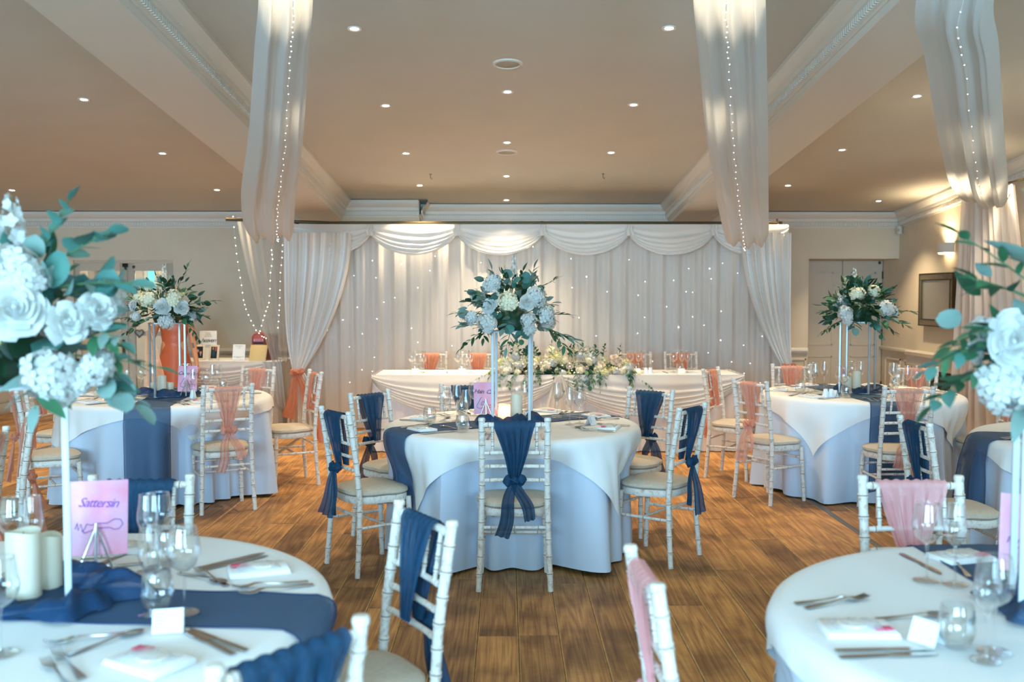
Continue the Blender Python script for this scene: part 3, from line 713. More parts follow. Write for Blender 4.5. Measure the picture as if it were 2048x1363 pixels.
B_ = ends([(1390, 1536, 0, 4.6), (1401, 1538, 130, 5.4), (1418, 1540, 300, 6.8), (1438, 1540, 420, 8.2), (1455, 1538, 492, 9.0)],
          [((.55, 3.3, zc(3.3) - .02), (.72, 3.3, zc(3.3) - .02)), ((.68, 3.7, 3.22), (.93, 3.7, 3.22))],
          [((2.12, 9.7, 2.25), (2.46, 9.7, 2.25)), ((2.25, 10.4, 2.5), (2.5, 10.4, 2.52))])
sB, fB = ceiling_swag('ceiling_swag', 'sheer white voile swag hanging in front of the backdrop under the right beam', B_, 2.3)
C_ = ends([(1852, 2006, 0, 4.3), (1868, 2010, 130, 5.0), (1895, 2018, 300, 6.4), (1915, 2024, 380, 7.6), (1945, 2022, 412, 8.6)],
          [((1.62, 3.2, zc(3.2) - .02), (1.8, 3.2, zc(3.2) - .02)), ((1.66, 3.5, 3.25), (1.95, 3.5, 3.25))],
          [((4.5, 9.3, 2.42), (4.72, 9.3, 2.45)), ((4.98, 9.9, 2.62), (5.02, 10.2, 2.64))])
sC, fC = ceiling_swag('ceiling_swag', 'sheer white voile swag crossing the right side ceiling to the wall curtain', C_, 4.1)
for o in (sA, sB, sC): o['group'] = 'voile swags under the ceiling'
def string_on(fn, u, label, v0=.05, v1=.80, n=60, off=.035):
    t = thing('fairy_light_string', label, 'fairy lights')
    pts = []
    for i in range(n):
        v = v0 + (v1 - v0) * i / (n - 1); p = fn(u + .012 * math.sin(i * 1.9), v); pts.append(Vector((p[0], p[1] - off, p[2] - off)))
    mb = MB(); mb.tube(pts, .0018, 4); obj('cable', mb.mesh('cable', 'white'), t)
    for p in pts: obj('bulb', bulb_mesh(.0032, 'bulbc'), t, p)
    t['group'] = 'fairy light strings on the ceiling swags'
string_on(fA, .72, 'string of clear fairy lights running down the ceiling swag beside the gift table', .08, .78, 64)
string_on(fB, .40, 'string of clear fairy lights running down the ceiling swag under the right beam', .08, .78, 60)
string_on(fC, .42, 'string of clear fairy lights running down the swag over the right side ceiling', .08, .62, 26)
for f_, lb in ((fB, 'r'), (fA, 'l')):
    pass
# thin gauze with lights on the back wall, beside the backdrop
gz = thing('wall_gauze', 'thin white gauze gathered down the back wall between the left swag and the gift table', 'curtain')
def g_(u, v):
    xa = 472 + 70 * v ** 1.2; xb = 582 - 6 * v
    p = at(xa + (xb - xa) * u, 434 + 290 * v, 11.62); return (p.x, 11.63 + .03 * pleat(u, 18, v), p.z)
mb = MB(); mb.grid(g_, 40, 16); obj('gauze', mb.mesh('gauze', 'gauze'), gz)
S1 = [(466, 433), (470, 475), (473, 507), (478, 540), (483, 570), (487, 600), (492, 618), (502, 641), (512, 660), (524, 672), (532, 676)]
S2 = [(550, 436), (547, 470), (543, 500), (545, 518), (541, 545), (540, 577), (538, 605), (532, 622), (526, 640), (520, 662)]
S3 = [(568, 438), (565, 490), (564, 515), (561, 545), (560, 580), (559, 610), (558, 630), (556, 655)]
for k, (S_, lb) in enumerate(((S1, 'string of warm fairy lights curving down the wall to the red postbox'), (S2, 'string of warm fairy lights hanging straight down the middle of the wall gauze'), (S3, 'string of warm fairy lights hanging closest to the backdrop edge'))):
    t = thing('fairy_light_string', lb, 'fairy lights', group='fairy light strings on the wall gauze')
    P = [at(x, y, 11.575) for x, y in S_]; pts = []
    for a, b in zip(P[:-1], P[1:]): pts += [a, a.lerp(b, .5)]
    pts.append(P[-1])
    mb = MB(); mb.tube(pts, .0015, 3); obj('cable', mb.mesh('cable', 'white'), t)
    for p in pts: obj('bulb', bulb_mesh(.005, 'bulb'), t, p)
# curtain on the right wall
cw = thing('wall_curtain', 'floor length sheer white curtain hanging on the wall beside the mirror', 'curtain')
def c_(u, v):
    y = 10.72 - 1.9 * u; z = 2.62 - 2.58 * v; q = .55 + .45 * (2 * abs(v - .0)) ** .7 * .5
    return (XR - .24 - .035 * pleat(y, 30, v * .5) - .08 * v, 10.7 + (y - 10.7) * (.55 + .45 * v), z)
mb = MB(); mb.grid(c_, 90, 16); obj('sheer_panel', mb.mesh('sheer_panel', mat('sheer_curtain', (242, 236, 230), .7, trans=.4, sheer=.36)), cw)
mb = MB(); mb.tube([(XR - .03, 10.8, 2.63), (XR - .24, 10.8, 2.63), (XR - .24, 9.0, 2.66), (XR - .03, 9.0, 2.66)], .009); obj('rod', mb.mesh('rod', 'bronze'), cw)

# ------------------------------------------------------------------ skirted rectangular tables
def skirt(x0, x1, y0, y1, z1, mb, amp=.016, k=46, z0=.01, flare=.03):
    per = [(x0, y1), (x0, y0), (x1, y0), (x1, y1)]
    segs = []; tot = 0
    for a, b in zip(per[:-1], per[1:]):
        l = math.hypot(b[0] - a[0], b[1] - a[1]); segs.append((a, b, tot, l)); tot += l
    def f(u, v):
        s = u * tot
        for a, b, t, l in segs:
            if s <= t + l + 1e-9: break
        q = (s - t) / l; dx, dy = (b[0] - a[0]) / l, (b[1] - a[1]) / l
        nx, ny = dy, -dx
        off = (amp * pleat(s, k, v * .3)) * (.3 + .7 * v) + flare * v
        return (a[0] + dx * l * q + nx * off, a[1] + dy * l * q + ny * off, z1 - (z1 - z0) * v)
    mb.grid(f, int(tot * 60), 8)
def rect_table(name, label, x0, x1, y0, y1, z=.745):
    t = thing(name, label, 'table')
    mb = MB(); mb.bbox(x0, x1, y0, y1, z - .03, z, .004); obj('tabletop', mb.mesh('tabletop', 'oak'), t)
    for x in (x0 + .08, x1 - .08):
        for y in (y0 + .08, y1 - .08):
            mb = MB(); mb.tube([(x, y, 0), (x, y, z - .03)], .016); obj('leg', mb.mesh('leg', 'chrome'), t)
    return t
def topcloth(name, label, x0, x1, y0, y1, z=.75):
    t = thing(name, label, 'tablecloth')
    e = .012
    mb = MB(); mb.bbox(x0 - e, x1 + e, y0 - e, y1 + e, z - .004, z + .006, .004); obj('top_cloth', mb.mesh('top_cloth', 'over'), t)
    mb = MB(); skirt(x0 - e, x1 + e, y0 - e, y1 + e, z, mb); obj('pleated_skirt', mb.mesh('pleated_skirt', 'skirt'), t)
    return t
TX0, TX1, TY0, TY1 = at(752, 760, 9.85).x, at(1478, 760, 9.85).x, 9.8, 10.5
rect_table('banquet_table', 'long rectangular top table hidden under white cloths in front of the backdrop', TX0, TX1, TY0, TY1)
tc = topcloth('table_skirt', 'white pleated skirt and swagged voile round the long top table', TX0, TX1, TY0, TY1)
xm_ = at(1118, 760, 9.8).x
for x0, x1 in ((TX0 - .03, xm_), (xm_, TX1 + .03)):
    mb = MB(); mb.grid(swag_fn(x0, x1, .765, .05, .42, TY0 - .035, .05, 7, .009, x0), 40, 40); obj('voile_swag', mb.mesh('voile_swag', 'voile'), tc)
mb = MB(); mb.grid(lambda u, v: (xm_ + (u - .5) * (.06 + .42 * v ** .8), TY0 - .12 - .02 * pleat(u, 26) * (.3 + v), .765 - .72 * v), 40, 12); obj('voile_tail', mb.mesh('voile_tail', 'voile'), tc)
for x, sg in ((TX0, -1), (TX1, 1)):
    mb = MB(); mb.grid(lambda u, v: (x + sg * (.03 + .07 * v + .02 * math.sin(u * 25)), TY0 + .0 + .75 * u, .765 - (.45 - .25 * u) * v), 30, 10); obj('voile_side', mb.mesh('voile_side', 'voile'), tc)
GX0, GX1, GY0, GY1 = at(300, 720, 11.9).x, at(562, 720, 11.9).x, 11.75, 12.5
rect_table('gift_table', 'rectangular gift table against the back wall under white cloths', GX0, GX1, GY0, GY1)
tc = topcloth('table_skirt', 'white skirt with one deep voile swag round the gift table by the wall', GX0, GX1, GY0, GY1)
mb = MB(); mb.grid(swag_fn(GX0 + .1, GX1 - .08, .765, .05, .30, GY0 - .03, .05, 6, .008, 2), 40, 34); obj('voile_swag', mb.mesh('voile_swag', 'voile'), tc)
mb = MB(); mb.grid(lambda u, v: (GX1 - .16 + .22 * u + .05 * v, GY0 - .09 - .018 * pleat(u, 20), .762 - (.42 + .16 * u) * v), 26, 12); obj('voile_tail', mb.mesh('voile_tail', 'voile'), tc)

# ------------------------------------------------------------------ round tables with cloths
TR = .762; TH = .765
# x, y between the rear feet; facing; where; sash; group; variant; sash half width
CHAIRS = [
    (.045, 5.17, 90, 'seen from behind in front of the centre table', 'navy', 'G1', 0, .108),
    (-.93, 5.57, 36, 'at the centre table, left side nearer the camera', 'navy', 'G1', 1),
    (-.90, 6.55, -38, 'at the centre table, left side farther back', 'navy', 'G1', 2),
    (-.29, 7.12, -84, 'behind the centre table beside the pink sign', 'navy', 'G1', 1),
    (.98, 6.72, 229, 'at the centre table, right side farther back', 'navy', 'G1', 0),
    (1.05, 5.75, 144, 'at the centre table, right side nearer the camera', 'navy', 'G1', 2),
    (-1.985, 7.07, 119, 'seen from behind at the left coral table, before its pink sign', 'coral', 'G2', 0, .098),
    (-1.62, 8.27, 207, 'between the left coral table and the backdrop bow', 'coralthick', 'G2', 1, .06),
    (-3.30, 6.75, 32, 'left of the left coral table, half hidden by the big bouquet', 'coral', 'G2', 2, .09),
    (-3.72, 7.95, -8, 'behind the white pole, far side of the left coral table', 'coralthick', 'G2', 1, .08),
    (-2.2, 8.75, 245, 'behind the left coral table next to the pink sign', 'coral', 'G2', 0, .09),
    (1.85, 7.42, 31, 'at the right coral table, seen in full facing its cloth', 'coral', 'G3', 0, .085),
    (1.80, 8.56, -33, 'between the top table and the right coral table', 'coralthick', 'G3', 1, .07),
    (2.79, 6.85, 92, 'seen from behind at the front of the right coral table', 'coral', 'G3', 2, .095),
    (3.80, 7.45, 176, 'right of the right coral table, its seat toward the cloth', 'coral', 'G3', 0, .08),
    (3.62, 8.75, 228, 'behind the right coral table before the lattice grille', 'coral', 'G3', 1, .10),
    (2.60, 9.0, 268, 'behind the right coral table below the backdrop bow', 'coral', 'G3', 2, .10),
    (2.10, 5.08, 2, 'seen edge on at the table cut by the right edge', 'navy', 'G4', 1, .10),
    (1.437, 3.50, 269, 'behind the table at lower right, seen over its cloth', 'pink', 'G4', 0, .12),
    (.33, 2.36, 3, 'seen edge on at the bottom, left of the lower right table', 'pink', 'G4', 1, .105),
    (-.245, 2.95, 212, 'seen edge on between the aisle and the lower left table', 'navy', 'G4', 2, .10),
    (-.40, 1.84, 141, 'cut by the bottom edge, at the lower left table', 'navy', 'G4', 0, .13),
    (-1.30, 3.53, 272, 'behind the lower left table beyond its glasses', 'navy', 'G4', 1, .12),
    (-2.52, 5.26, 208, 'beside the big left bouquet, its back toward the aisle', 'coral', 'G4', 0, .09),
    (-2.42, 4.66, 184, 'cut by the left edge above the wine glasses', 'coral', 'G4', 1, .11),
]
# those measured at the top of the back rather than at the feet
CHAIRS = [(r[0] + .034 * math.cos(math.radians(r[2])), r[1] + .034 * math.sin(math.radians(r[2]))) + tuple(r[2:]) if i in (2, 3, 4, 13, 17, 18, 19, 20, 21, 22, 23, 24) else r for i, r in enumerate(CHAIRS)]
def dents_for(x, y):
    out = []
    for r in CHAIRS:
        a = math.radians(r[2]); cx, cy = r[0] + math.cos(a) * .188 - x, r[1] + math.sin(a) * .188 - y
        dist = math.hypot(cx, cy)
        if dist < 1.0 and dist - .19 < TR + .05: out.append((math.atan2(cy, cx), max(.45, dist - .20), .24 / max(.5, dist - .1)))
    return out
def press(r, th, h, P, off):
    for a, rd, hw in P[1]:
        dt = abs((th - a + PI) % (2 * PI) - PI)
        q = max(0, min(1, (hw + .20 - dt) / .20)); k = max(0, min(1, (h - .02) / .27)); w_ = q * q * (3 - 2 * q) * k * k * (3 - 2 * k)
        r = r * (1 - w_) + min(r, rd + off + .07 * (fold(th, P[0]) - .35) * min(1, h * 1.6)) * w_
    return r
def fold(th, ph):
    return .5 + .5 * math.sin(th * 18 + 1.5 * math.sin(th * 3 + ph) + ph)
def cloth_0(th, h, P):
    k = min(1, h / .74)
    return TR + .008 + .016 * min(1, h * 6) + k ** .8 * (-.022 + .11 * fold(th, P[0]) ** 1.7)
def cloth_r(th, h, P): return press(cloth_0(th, h, P), th, h, P, 0)
def over_r(a, h, P, rot=0.0):
    ph = P[0]
    p4 = abs(math.sin(2 * (a - rot))) ** 6
    full = max(cloth_0(a, h, P), TR + .012 + .02 * min(1, h * 8)) + .010 + .06 * p4 * h + .009 * math.sin(a * 22 + ph) * min(1, h * 4)
    full = press(full, a, h, P, .012)
    g = 1 - math.exp(-h / .011); return TR - .012 + (full - TR + .012) * g
def round_cloth(P):
    mb = MB(); ph = P[0]
    n = 180
    prof = []
    rs = [0, .3, .6, TR - .02]; hs = [0, .008, .03, .07, .14, .24, .36, .48, .60, .70, .745]
    vs = []
    for j, r in enumerate(rs):
        for i in range(n):
            a = 2 * PI * i / n; vs.append((max(r, .001) * math.cos(a), max(r, .001) * math.sin(a), TH - .006))
    for h in hs:
        for i in range(n):
            a = 2 * PI * i / n
            r = TR - .008 + h * .9 if h < .02 else cloth_r(a, h, P)
            hem = .018 * math.sin(a * 5 + ph) if h > .7 else 0
            vs.append((r * math.cos(a), r * math.sin(a), max(.012, TH - .008 - h + hem)))
    fs = []
    for j in range(len(rs) + len(hs) - 1):
        for i in range(n):
            i2 = (i + 1) % n; fs.append((j * n + i, j * n + i2, (j + 1) * n + i2, (j + 1) * n + i))
    mb.add(vs, fs); return mb.mesh('tablecloth', 'cloth')
def overlay_cloth(P, rot, a_=.845):
    ph = P[0]; mb = MB(); n = 240; vs = []
    rs = [0, .25, .5, TR - .04, TR - .012]
    for r in rs:
        for i in range(n):
            a = 2 * PI * i / n; vs.append((max(r, .001) * math.cos(a), max(r, .001) * math.sin(a), TH + .002))
    m = 16
    for j in range(1, m + 1):
        for i in range(n):
            a = 2 * PI * i / n; b = a - rot
            q = max(abs(math.cos(b)), abs(math.sin(b))); drop = a_ / q - TR
            drop = drop + .015 * math.sin(a * 7 + ph)
            h = drop * (j / m) ** 1.6
            r = over_r(a, h, P, rot)
            vs.append((r * math.cos(a), r * math.sin(a), TH + .002 - h))
    fs = []
    for j in range(len(rs) + m - 1):
        for i in range(n):
            i2 = (i + 1) % n; fs.append((j * n + i, j * n + i2, (j + 1) * n + i2, (j + 1) * n + i))
    mb.add(vs, fs); return mb.mesh('overlay_cloth', 'over')
def runner(P, p0, ang, width, len0, len1, hang0, hang1):
    """strip through p0 (table coordinates) along ang; hangs past both edges"""
    ca, sa = math.cos(ang), math.sin(ang); mb = MB(); hem = MB()
    def pt(s, wv):
        x = p0[0] + ca * s - sa * wv; y = p0[1] + sa * s + ca * wv
        rr = math.hypot(x, y); Re = TR - .012
        if rr <= Re: return (x, y, TH + .006 + .0015 * math.sin(s * 23 + wv * 9))
        # distance hung past the edge along s
        b = p0[0] * ca + p0[1] * sa; c0 = -p0[0] * sa + p0[1] * ca + wv
        se = math.sqrt(max(Re * Re - c0 * c0, .01)) * (1 if s > 0 else -1) - b
        h = abs(s - se); ex = p0[0] + ca * se - sa * wv; ey = p0[1] + sa * se + ca * wv
        th = math.atan2(ey, ex); r = over_r(th, h, P) + .013 * (1 - math.exp(-h / .008)) + .003 * math.sin(wv * 40 + h * 3) * min(1, h * 9)
        nx, ny = ca * (1 if s > 0 else -1), sa * (1 if s > 0 else -1)
        tx = r * math.cos(th); ty = r * math.sin(th)
        return (tx, ty, TH + .006 - h)
    n = 230
    def f(u, v):
        s = -len0 + (len1 + len0) * v; return pt(s, (u - .5) * width)
    mb.grid(f, 16, n)
    hemL = [Vector(f(0, j / n)) for j in range(n + 1)]; hemR = [Vector(f(1, j / n)) for j in range(n + 1)]
    hem.tube(hemL, .0022, 4); hem.tube(hemR, .0022, 4); hem.tube([Vector(f(i / 8, 0)) for i in range(9)], .0022, 4); hem.tube([Vector(f(i / 8, 1)) for i in range(9)], .0022, 4)
    return mb.mesh('runner_cloth', 'navyrun'), hem.mesh('stitched_hem', 'hem')
TABLES = {}
def round_table(key, x, y, desc, ph, rn):
    ph = (ph, dents_for(x, y))
    t = thing('round_table', 'round banquet table hidden under white cloths, ' + desc, 'table', (x, y, 0), group='round banquet tables')
    mb = MB(); mb.lathe([(.001, TH - .035), (TR - .01, TH - .035), (TR, TH - .03), (TR, TH - .014), (TR - .004, TH - .01), (.001, TH - .01)], 48); obj('tabletop', mb.mesh('tabletop', 'oak'), t)
    for k in range(4):
        a = PI / 4 + k * PI / 2; mb = MB(); mb.tube([(.52 * math.cos(a), .52 * math.sin(a), 0), (.48 * math.cos(a), .48 * math.sin(a), TH - .035)], .016); obj('leg', mb.mesh('leg', 'black'), t)
    thing('tablecloth', 'floor length white tablecloth on the round table ' + desc, 'tablecloth', (x, y, 0), me=round_cloth(ph), group='floor length white tablecloths')
    thing('overlay_cloth', 'square white overlay cloth on the table ' + desc, 'tablecloth', (x, y, 0), me=overlay_cloth(ph, rn[7] if len(rn) > 7 else 0), group='square white overlay cloths')
    r = thing('table_runner', 'sheer navy organza runner across the round table ' + desc, 'table runner', (x, y, 0), group='navy organza table runners')
    a, b = runner(ph, rn[0], rn[1], rn[2], rn[3], rn[4], 0, 0); obj('cloth', a, r); obj('hem', b, r)
    TABLES[key] = (x, y)
TC, TL, TRt, FL, FR, RE = (.04, 6.12), (-2.63, 7.73), (2.86, 7.98), (-1.25, 2.55), (1.45, 2.38), (3.42, 5.45)
round_table('c', *TC, 'in the centre with navy sashes', .3, ((-.05, .02), math.radians(32), .30, 1.15, 1.0, 0, 0))
round_table('l', *TL, 'on the left with coral sashes', 1.9, ((.02, 0), math.radians(-83), .29, 1.0, 1.40, 0, 0))
round_table('r', *TRt, 'on the right with coral sashes', 3.4, ((-.12, 0), math.radians(-84), .29, 1.2, 1.38, 0, 0))
round_table('fl', *FL, 'at lower left', 5.0, ((0, 0), math.radians(-6), .275, 1.1, 1.16, 0, 0))
round_table('fr', *FR, 'at lower right', .9, ((0, 0), math.radians(91), .29, 1.0, 1.0, 0, 0))
round_table('re', *RE, 'at the right edge', 2.6, ((0, .05), math.radians(178), .30, .9, 1.15, 0, 0))
# ------------------------------------------------------------------ limewashed bamboo-turned chairs
def bamboo(pts, r, rings, n=8, r_end=None, cap=True):
    """tube along pts with pairs of turned rings at the given lengths (0..1)"""
    P = [Vector(p) for p in pts]; L = [0]
    for a, b in zip(P[:-1], P[1:]): L.append(L[-1] + (b - a).length)
    T = L[-1]
    def pos(s):
        s = max(0, min(T, s))
        for i in range(len(P) - 1):
            if s <= L[i + 1] + 1e-9: return P[i].lerp(P[i + 1], (s - L[i]) / max(1e-9, L[i + 1] - L[i]))
        return P[-1]
    r_end = r if r_end is None else r_end
    st = [(0, 1), (T, 1)] + [(l, 1) for l in L[1:-1]]
    gs = []
    for q in rings:
        c = q * T
        for dlt in (-.005, .005):
            st += [(c + dlt - .0035, 1.0), (c + dlt - .0025, 1.14), (c + dlt, 1.17), (c + dlt + .0025, 1.14), (c + dlt + .0035, 1.0)]
        gs.append(c)
    st.sort()
    mb = MB(); mb.tube([pos(s) for s, k in st], [(r + (r_end - r) * s / T) * k for s, k in st], n, cap)
    for c in gs:   # worn groove between the two rings
        a, b = pos(c - .0016), pos(c + .0016); mb.tube([a, b], [(r + (r_end - r) * c / T) * 1.04] * 2, n, False, 1)
    return mb
CHR = ['chair', 'groove']
def post_pts(sx):
    return [(sx * .190, -.188, 0), (sx * .180, -.170, .22), (sx * .174, -.162, .42), (sx * .170, -.178, .62), (sx * .171, -.222, .905)]
def post_at(z):
    P = post_pts(1)
    for a, b in zip(P[:-1], P[1:]):
        if a[2] <= z <= b[2]:
            q = (z - a[2]) / (b[2] - a[2]); return a[0] + (b[0] - a[0]) * q, a[1] + (b[1] - a[1]) * q
    return P[-1][0], P[-1][1]
def rail_mesh(z, r, rings, bow=.0):
    x, y = post_at(z); return bamboo([(-x, y, z), (-x * .5, y - bow, z + .002), (0, y - bow * 1.2, z + .003), (x * .5, y - bow, z + .002), (x, y, z)], r, rings)
CH = []
for sx in (-1, 1):
    mb = bamboo(post_pts(sx), .0150, [.10, .20, .30, .40, .54, .62, .70, .78, .86, .94], 10, .0165)
    mb.lathe([(.012, 0), (.018, .003), (.019, .012), (.016, .020), (.001, .022)], 10, (sx * .171, -.223, .903))
    CH.append(('back_post', mb.mesh('back_post', CHR), []))
    mb = bamboo([(sx * .168, .150, .415), (sx * .176, .160, .2), (sx * .184, .172, 0)], .0165, [.25, .5, .75], 10, .0145)
    CH.append(('leg', mb.mesh('leg', CHR), []))
CH.append(('top_rail', rail_mesh(.885, .0125, [.1, .35, .65, .9], .004).mesh('top_rail', CHR), []))
for z in (.735, .662, .588): CH.append(('back_rail', rail_mesh(z, .0095, [.12, .5, .88], .004).mesh('back_rail', CHR), []))
for x in (-.115, -.04, .04, .115):
    a, b = post_at(.885), post_at(.735)
    mb = bamboo([(x, a[1], .885), (x, b[1], .735)], .0075, [.25, .5, .75], 8); CH.append(('spindle', mb.mesh('spindle', CHR), []))
def seat_out(t, g=0.0):
    a = 2 * PI * t; c, s = math.cos(a), math.sin(a)
    hx = (.200 if s > 0 else .178) + g; hy = .178 + g
    e = .62
    x = hx * (abs(c) ** e) * (1 if c > 0 else -1); y = hy * (abs(s) ** e) * (1 if s > 0 else -1)
    return x * (1 - .06 * (1 if s < 0 else 0) * abs(s)), y
def seat_solid(rows, m, name, n=40):
    mb = MB(); vs = []
    for g, z in rows:
        for i in range(n): x, y = seat_out(i / n, g); vs.append((x, y, z))
    fs = [tuple(range(n - 1, -1, -1)), tuple((len(rows) - 1) * n + i for i in range(n))]
    for j in range(len(rows) - 1):
        for i in range(n): i2 = (i + 1) % n; fs.append((j * n + i, j * n + i2, (j + 1) * n + i2, (j + 1) * n + i))
    mb.add(vs, fs); return mb.mesh(name, m)
CH.append(('seat_frame', seat_solid([(-.02, .395), (-.004, .395), (.0, .402), (.0, .428), (-.006, .435), (-.03, .435)], CHR, 'seat_frame'), []))
CH.append(('seat_cushion', seat_solid([(-.02, .436), (-.004, .438), (.006, .448), (.004, .462), (-.015, .474), (-.06, .481), (-.12, .484)], 'cushion', 'seat_cushion'), []))
def stretcher(a, b, r=.0085): return bamboo([a, b], r, [.15, .5, .85], 8).mesh('stretcher', CHR)
for sx in (-1, 1): CH.append(('stretcher', stretcher((sx * .182, -.168, .27), (sx * .175, .158, .27)), []))
CH.append(('stretcher', stretcher((-.178, -.163, .335), (.178, -.163, .335)), []))
CH.append(('stretcher', stretcher((-.172, .154, .33), (.172, .154, .33)), []))
CH.append(('stretcher', stretcher((-.18, .0, .27), (.18, .0, .27)), []))

# sashes
def sash_meshes(m, seed, wide=.105, tails=None, kz=.60):
    rr = random.Random(seed); ph = rr.uniform(0, 6)
    out = []
    def wz(k): return .030 + (wide - .030) * (1 - k) ** 1.15
    def panel(side):
        def f(u, v):
            c = (u - .5) * 2
            if v < .12:   # over the top rail
                a = PI * (v / .12) * .5; yy, zz = post_at(.885)[1], .885
                return (c * wide, yy + side * .024 * math.sin(a), zz + .023 * math.cos(a) + .003 * math.sin(c * 21 + ph))
            k = (v - .12) / .88; z = .885 - (.885 - kz) * k
            y = post_at(z)[1] + side * (.027 - .006 * k) + side * (.25 + .75 * min(1, k * 5)) * (.007 * math.sin(c * 13 + ph + k) + .004 * math.sin(c * 29 + ph)) * (1 - .3 * k)
            return (c * wz(k) + .004 * math.sin(k * 5 + ph), y, z)
        mb = MB(); mb.grid(f, 26, 18); return mb.mesh('drape', m)
    out.append(('drape', panel(-1))); out.append(('drape', panel(1)))
    return out
SASH = {}
TAILS = [[(-.065, -.03, -.29, .5), (.085, -.05, -.20, -.9)], [(-.02, -.05, -.27, .4), (.05, -.03, -.26, -.6)], [(-.09, -.02, -.24, .3), (.03, -.05, -.30, -.4)]]
def place_sash(x, y, ang, m, label, group, var=0, wide=.105, kz=.60):
    key = (m, var, wide, kz)
    t = thing('chair_sash', label, 'sash', (x, y, 0), (0, 0, ang - PI / 2), group)
    if key not in SASH:
        spec = [(n_, me) for n_, me in sash_meshes(m, var, wide, None, kz)]
        for n_, me in spec: obj(n_, me, t)
        before = set(t.children)
        e = bpy.data.objects.new('tmp', None)
        bow_parts(t, m, .062, var + 11, TAILS[var % 3], 0, .04, .085)
        ky = post_at(kz)[1] - .03
        for c in t.children:
            if c not in before and c.name.split('.')[0] in ('bow_loops', 'knot', 'tail'): c.location = (0, ky, kz - .005)
        SASH[key] = [(c.name.split('.')[0], c.data, tuple(c.location)) for c in t.children]
    else:
        for n_, me, loc in SASH[key]: obj(n_, me, t, loc)
    return t
def chair(x, y, deg, label, sash=None, slabel=None, group='chiavari chairs', var=0, wide=.105, kz=.60, sgroup=None):
    """x, y = middle between the rear feet; deg = facing direction"""
    a = math.radians(deg); cx, cy = x + math.cos(a) * .188, y + math.sin(a) * .188
    t = thing('bamboo_chair', label, 'chair', (cx, cy, 0), (0, 0, a - PI / 2), group)
    for n_, me, ch in CH: obj(n_, me, t)
    if sash: place_sash(cx, cy, a, sash, slabel, sgroup, var, wide, kz)
G1, G2, G3, G4 = ('chairs around the centre table', 'chairs around the coral sashed left table', 'chairs around the coral sashed right table', 'chairs nearest the camera')
LW = 'limewashed chair, beige cushion, '
SN, SCo = 'navy organza sash on the ', 'coral organza sash on the '
gN, gC = 'navy organza chair sashes', 'coral organza chair sashes'
def ch(x, y, deg, where, col, group, var=0, wide=.105, kz=.6):
    if col == 'navy': s, sg = 'navy sash on chair ', 'navy organza chair sashes'
    elif col == 'pink': s, sg = 'pink sash on chair ', 'pale pink organza chair sashes'
    else: s, sg = 'coral sash on chair ', 'coral organza chair sashes'
    chair(x, y, deg, LW + where, col, s + where, group, var, wide, kz, sg)
GN = {'G1': G1, 'G2': G2, 'G3': G3, 'G4': G4}
for row in CHAIRS: ch(*row[:5], GN[row[5]], *row[6:])
for i, (x, w_) in enumerate(((860, 'at the top table end nearest the gift table'), (955, 'at the top table beside the end of the flower garland'), (1272, 'at the top table beside the trailing end of the garland'), (1364, 'at the top table end nearest the panelled door'))):
    ch(at(x, 710, 10.85).x, 10.9, 270, w_, 'coralthick', 'chairs behind the top table', i, .10)
# ------------------------------------------------------------------ flowers
def frame_z(nv):
    z = Vector(nv).normalized(); x = z.orthogonal().normalized(); return x, z.cross(x), z
def hydrangea(m, seed, n=40):
    rr = random.Random(seed); mb = MB(); vs = []
    for i in range(n):
        ph = math.acos(1 - 1.7 * (i + .5) / n); th = i * 2.39996
        nv = Vector((math.sin(ph) * math.cos(th), math.sin(ph) * math.sin(th), math.cos(ph)))
        x, y, z = frame_z(nv + Vector((rr.uniform(-.2, .2),) * 3)); c = nv * rr.uniform(.62, 1.08); s = rr.uniform(.36, .50); a0 = rr.uniform(0, PI)
        for k in range(4):
            a = a0 + k * PI / 2; d = x * math.cos(a) + y * math.sin(a); e = x * math.cos(a + PI / 2) + y * math.sin(a + PI / 2)
            p = [c, c + d * s * .55 + e * s * .42 + z * .04, c + d * s * .98 + z * .02 + e * s * .12, c + d * s * .98 - e * s * .12 + z * .02, c + d * s * .55 - e * s * .42 + z * .04]
            mb.add(p, [(0, 4, 3, 2, 1)])
    mb.ball((0, 0, 0), .66, 8, 5)
    return mb.mesh('hydrangea', m)
def rose(m, seed):
    rr = random.Random(seed); mb = MB()
    for L_, (n, r, h, op) in enumerate(((3, .12, .60, .0), (3, .24, .66, .03), (4, .38, .66, .08), (5, .54, .60, .16), (5, .70, .48, .34), (6, .86, .30, .60), (6, .96, .10, .9))):
        for k in range(n):
            a0 = 2 * PI * k / n + L_ * .9 + rr.uniform(-.35, .35); wd = 2 * PI / n * rr.uniform(.55, .75); jr = rr.uniform(.86, 1.14); jz = rr.uniform(-.07, .07); jt = rr.uniform(-.10, .10)
            def f(u, v):
                c = (u - .5) * 2; a = a0 + c * wd * (.55 + .45 * math.sin(PI * min(v * .9 + .1, 1)))
                rad = r * jr * (.25 + .75 * v ** .7) * (1 + jt * c) + op * .25 * v ** 3 + .05 * v ** 4; z = -.35 + (h + jz + .35) * v ** (1.0 + op * .5) - .20 * c * c * v - op * .16 * v ** 4 + .03 * math.sin(c * 5 + k) * v
                return (rad * math.cos(a), rad * math.sin(a), z)
            mb.grid(f, 4, 4)
    mb.ball((0, 0, .36), (.12, .12, .2), 6, 4); mb.ball((0, 0, -.1), (.7, .7, .35), 8, 4)
    return mb.mesh('rose', m)
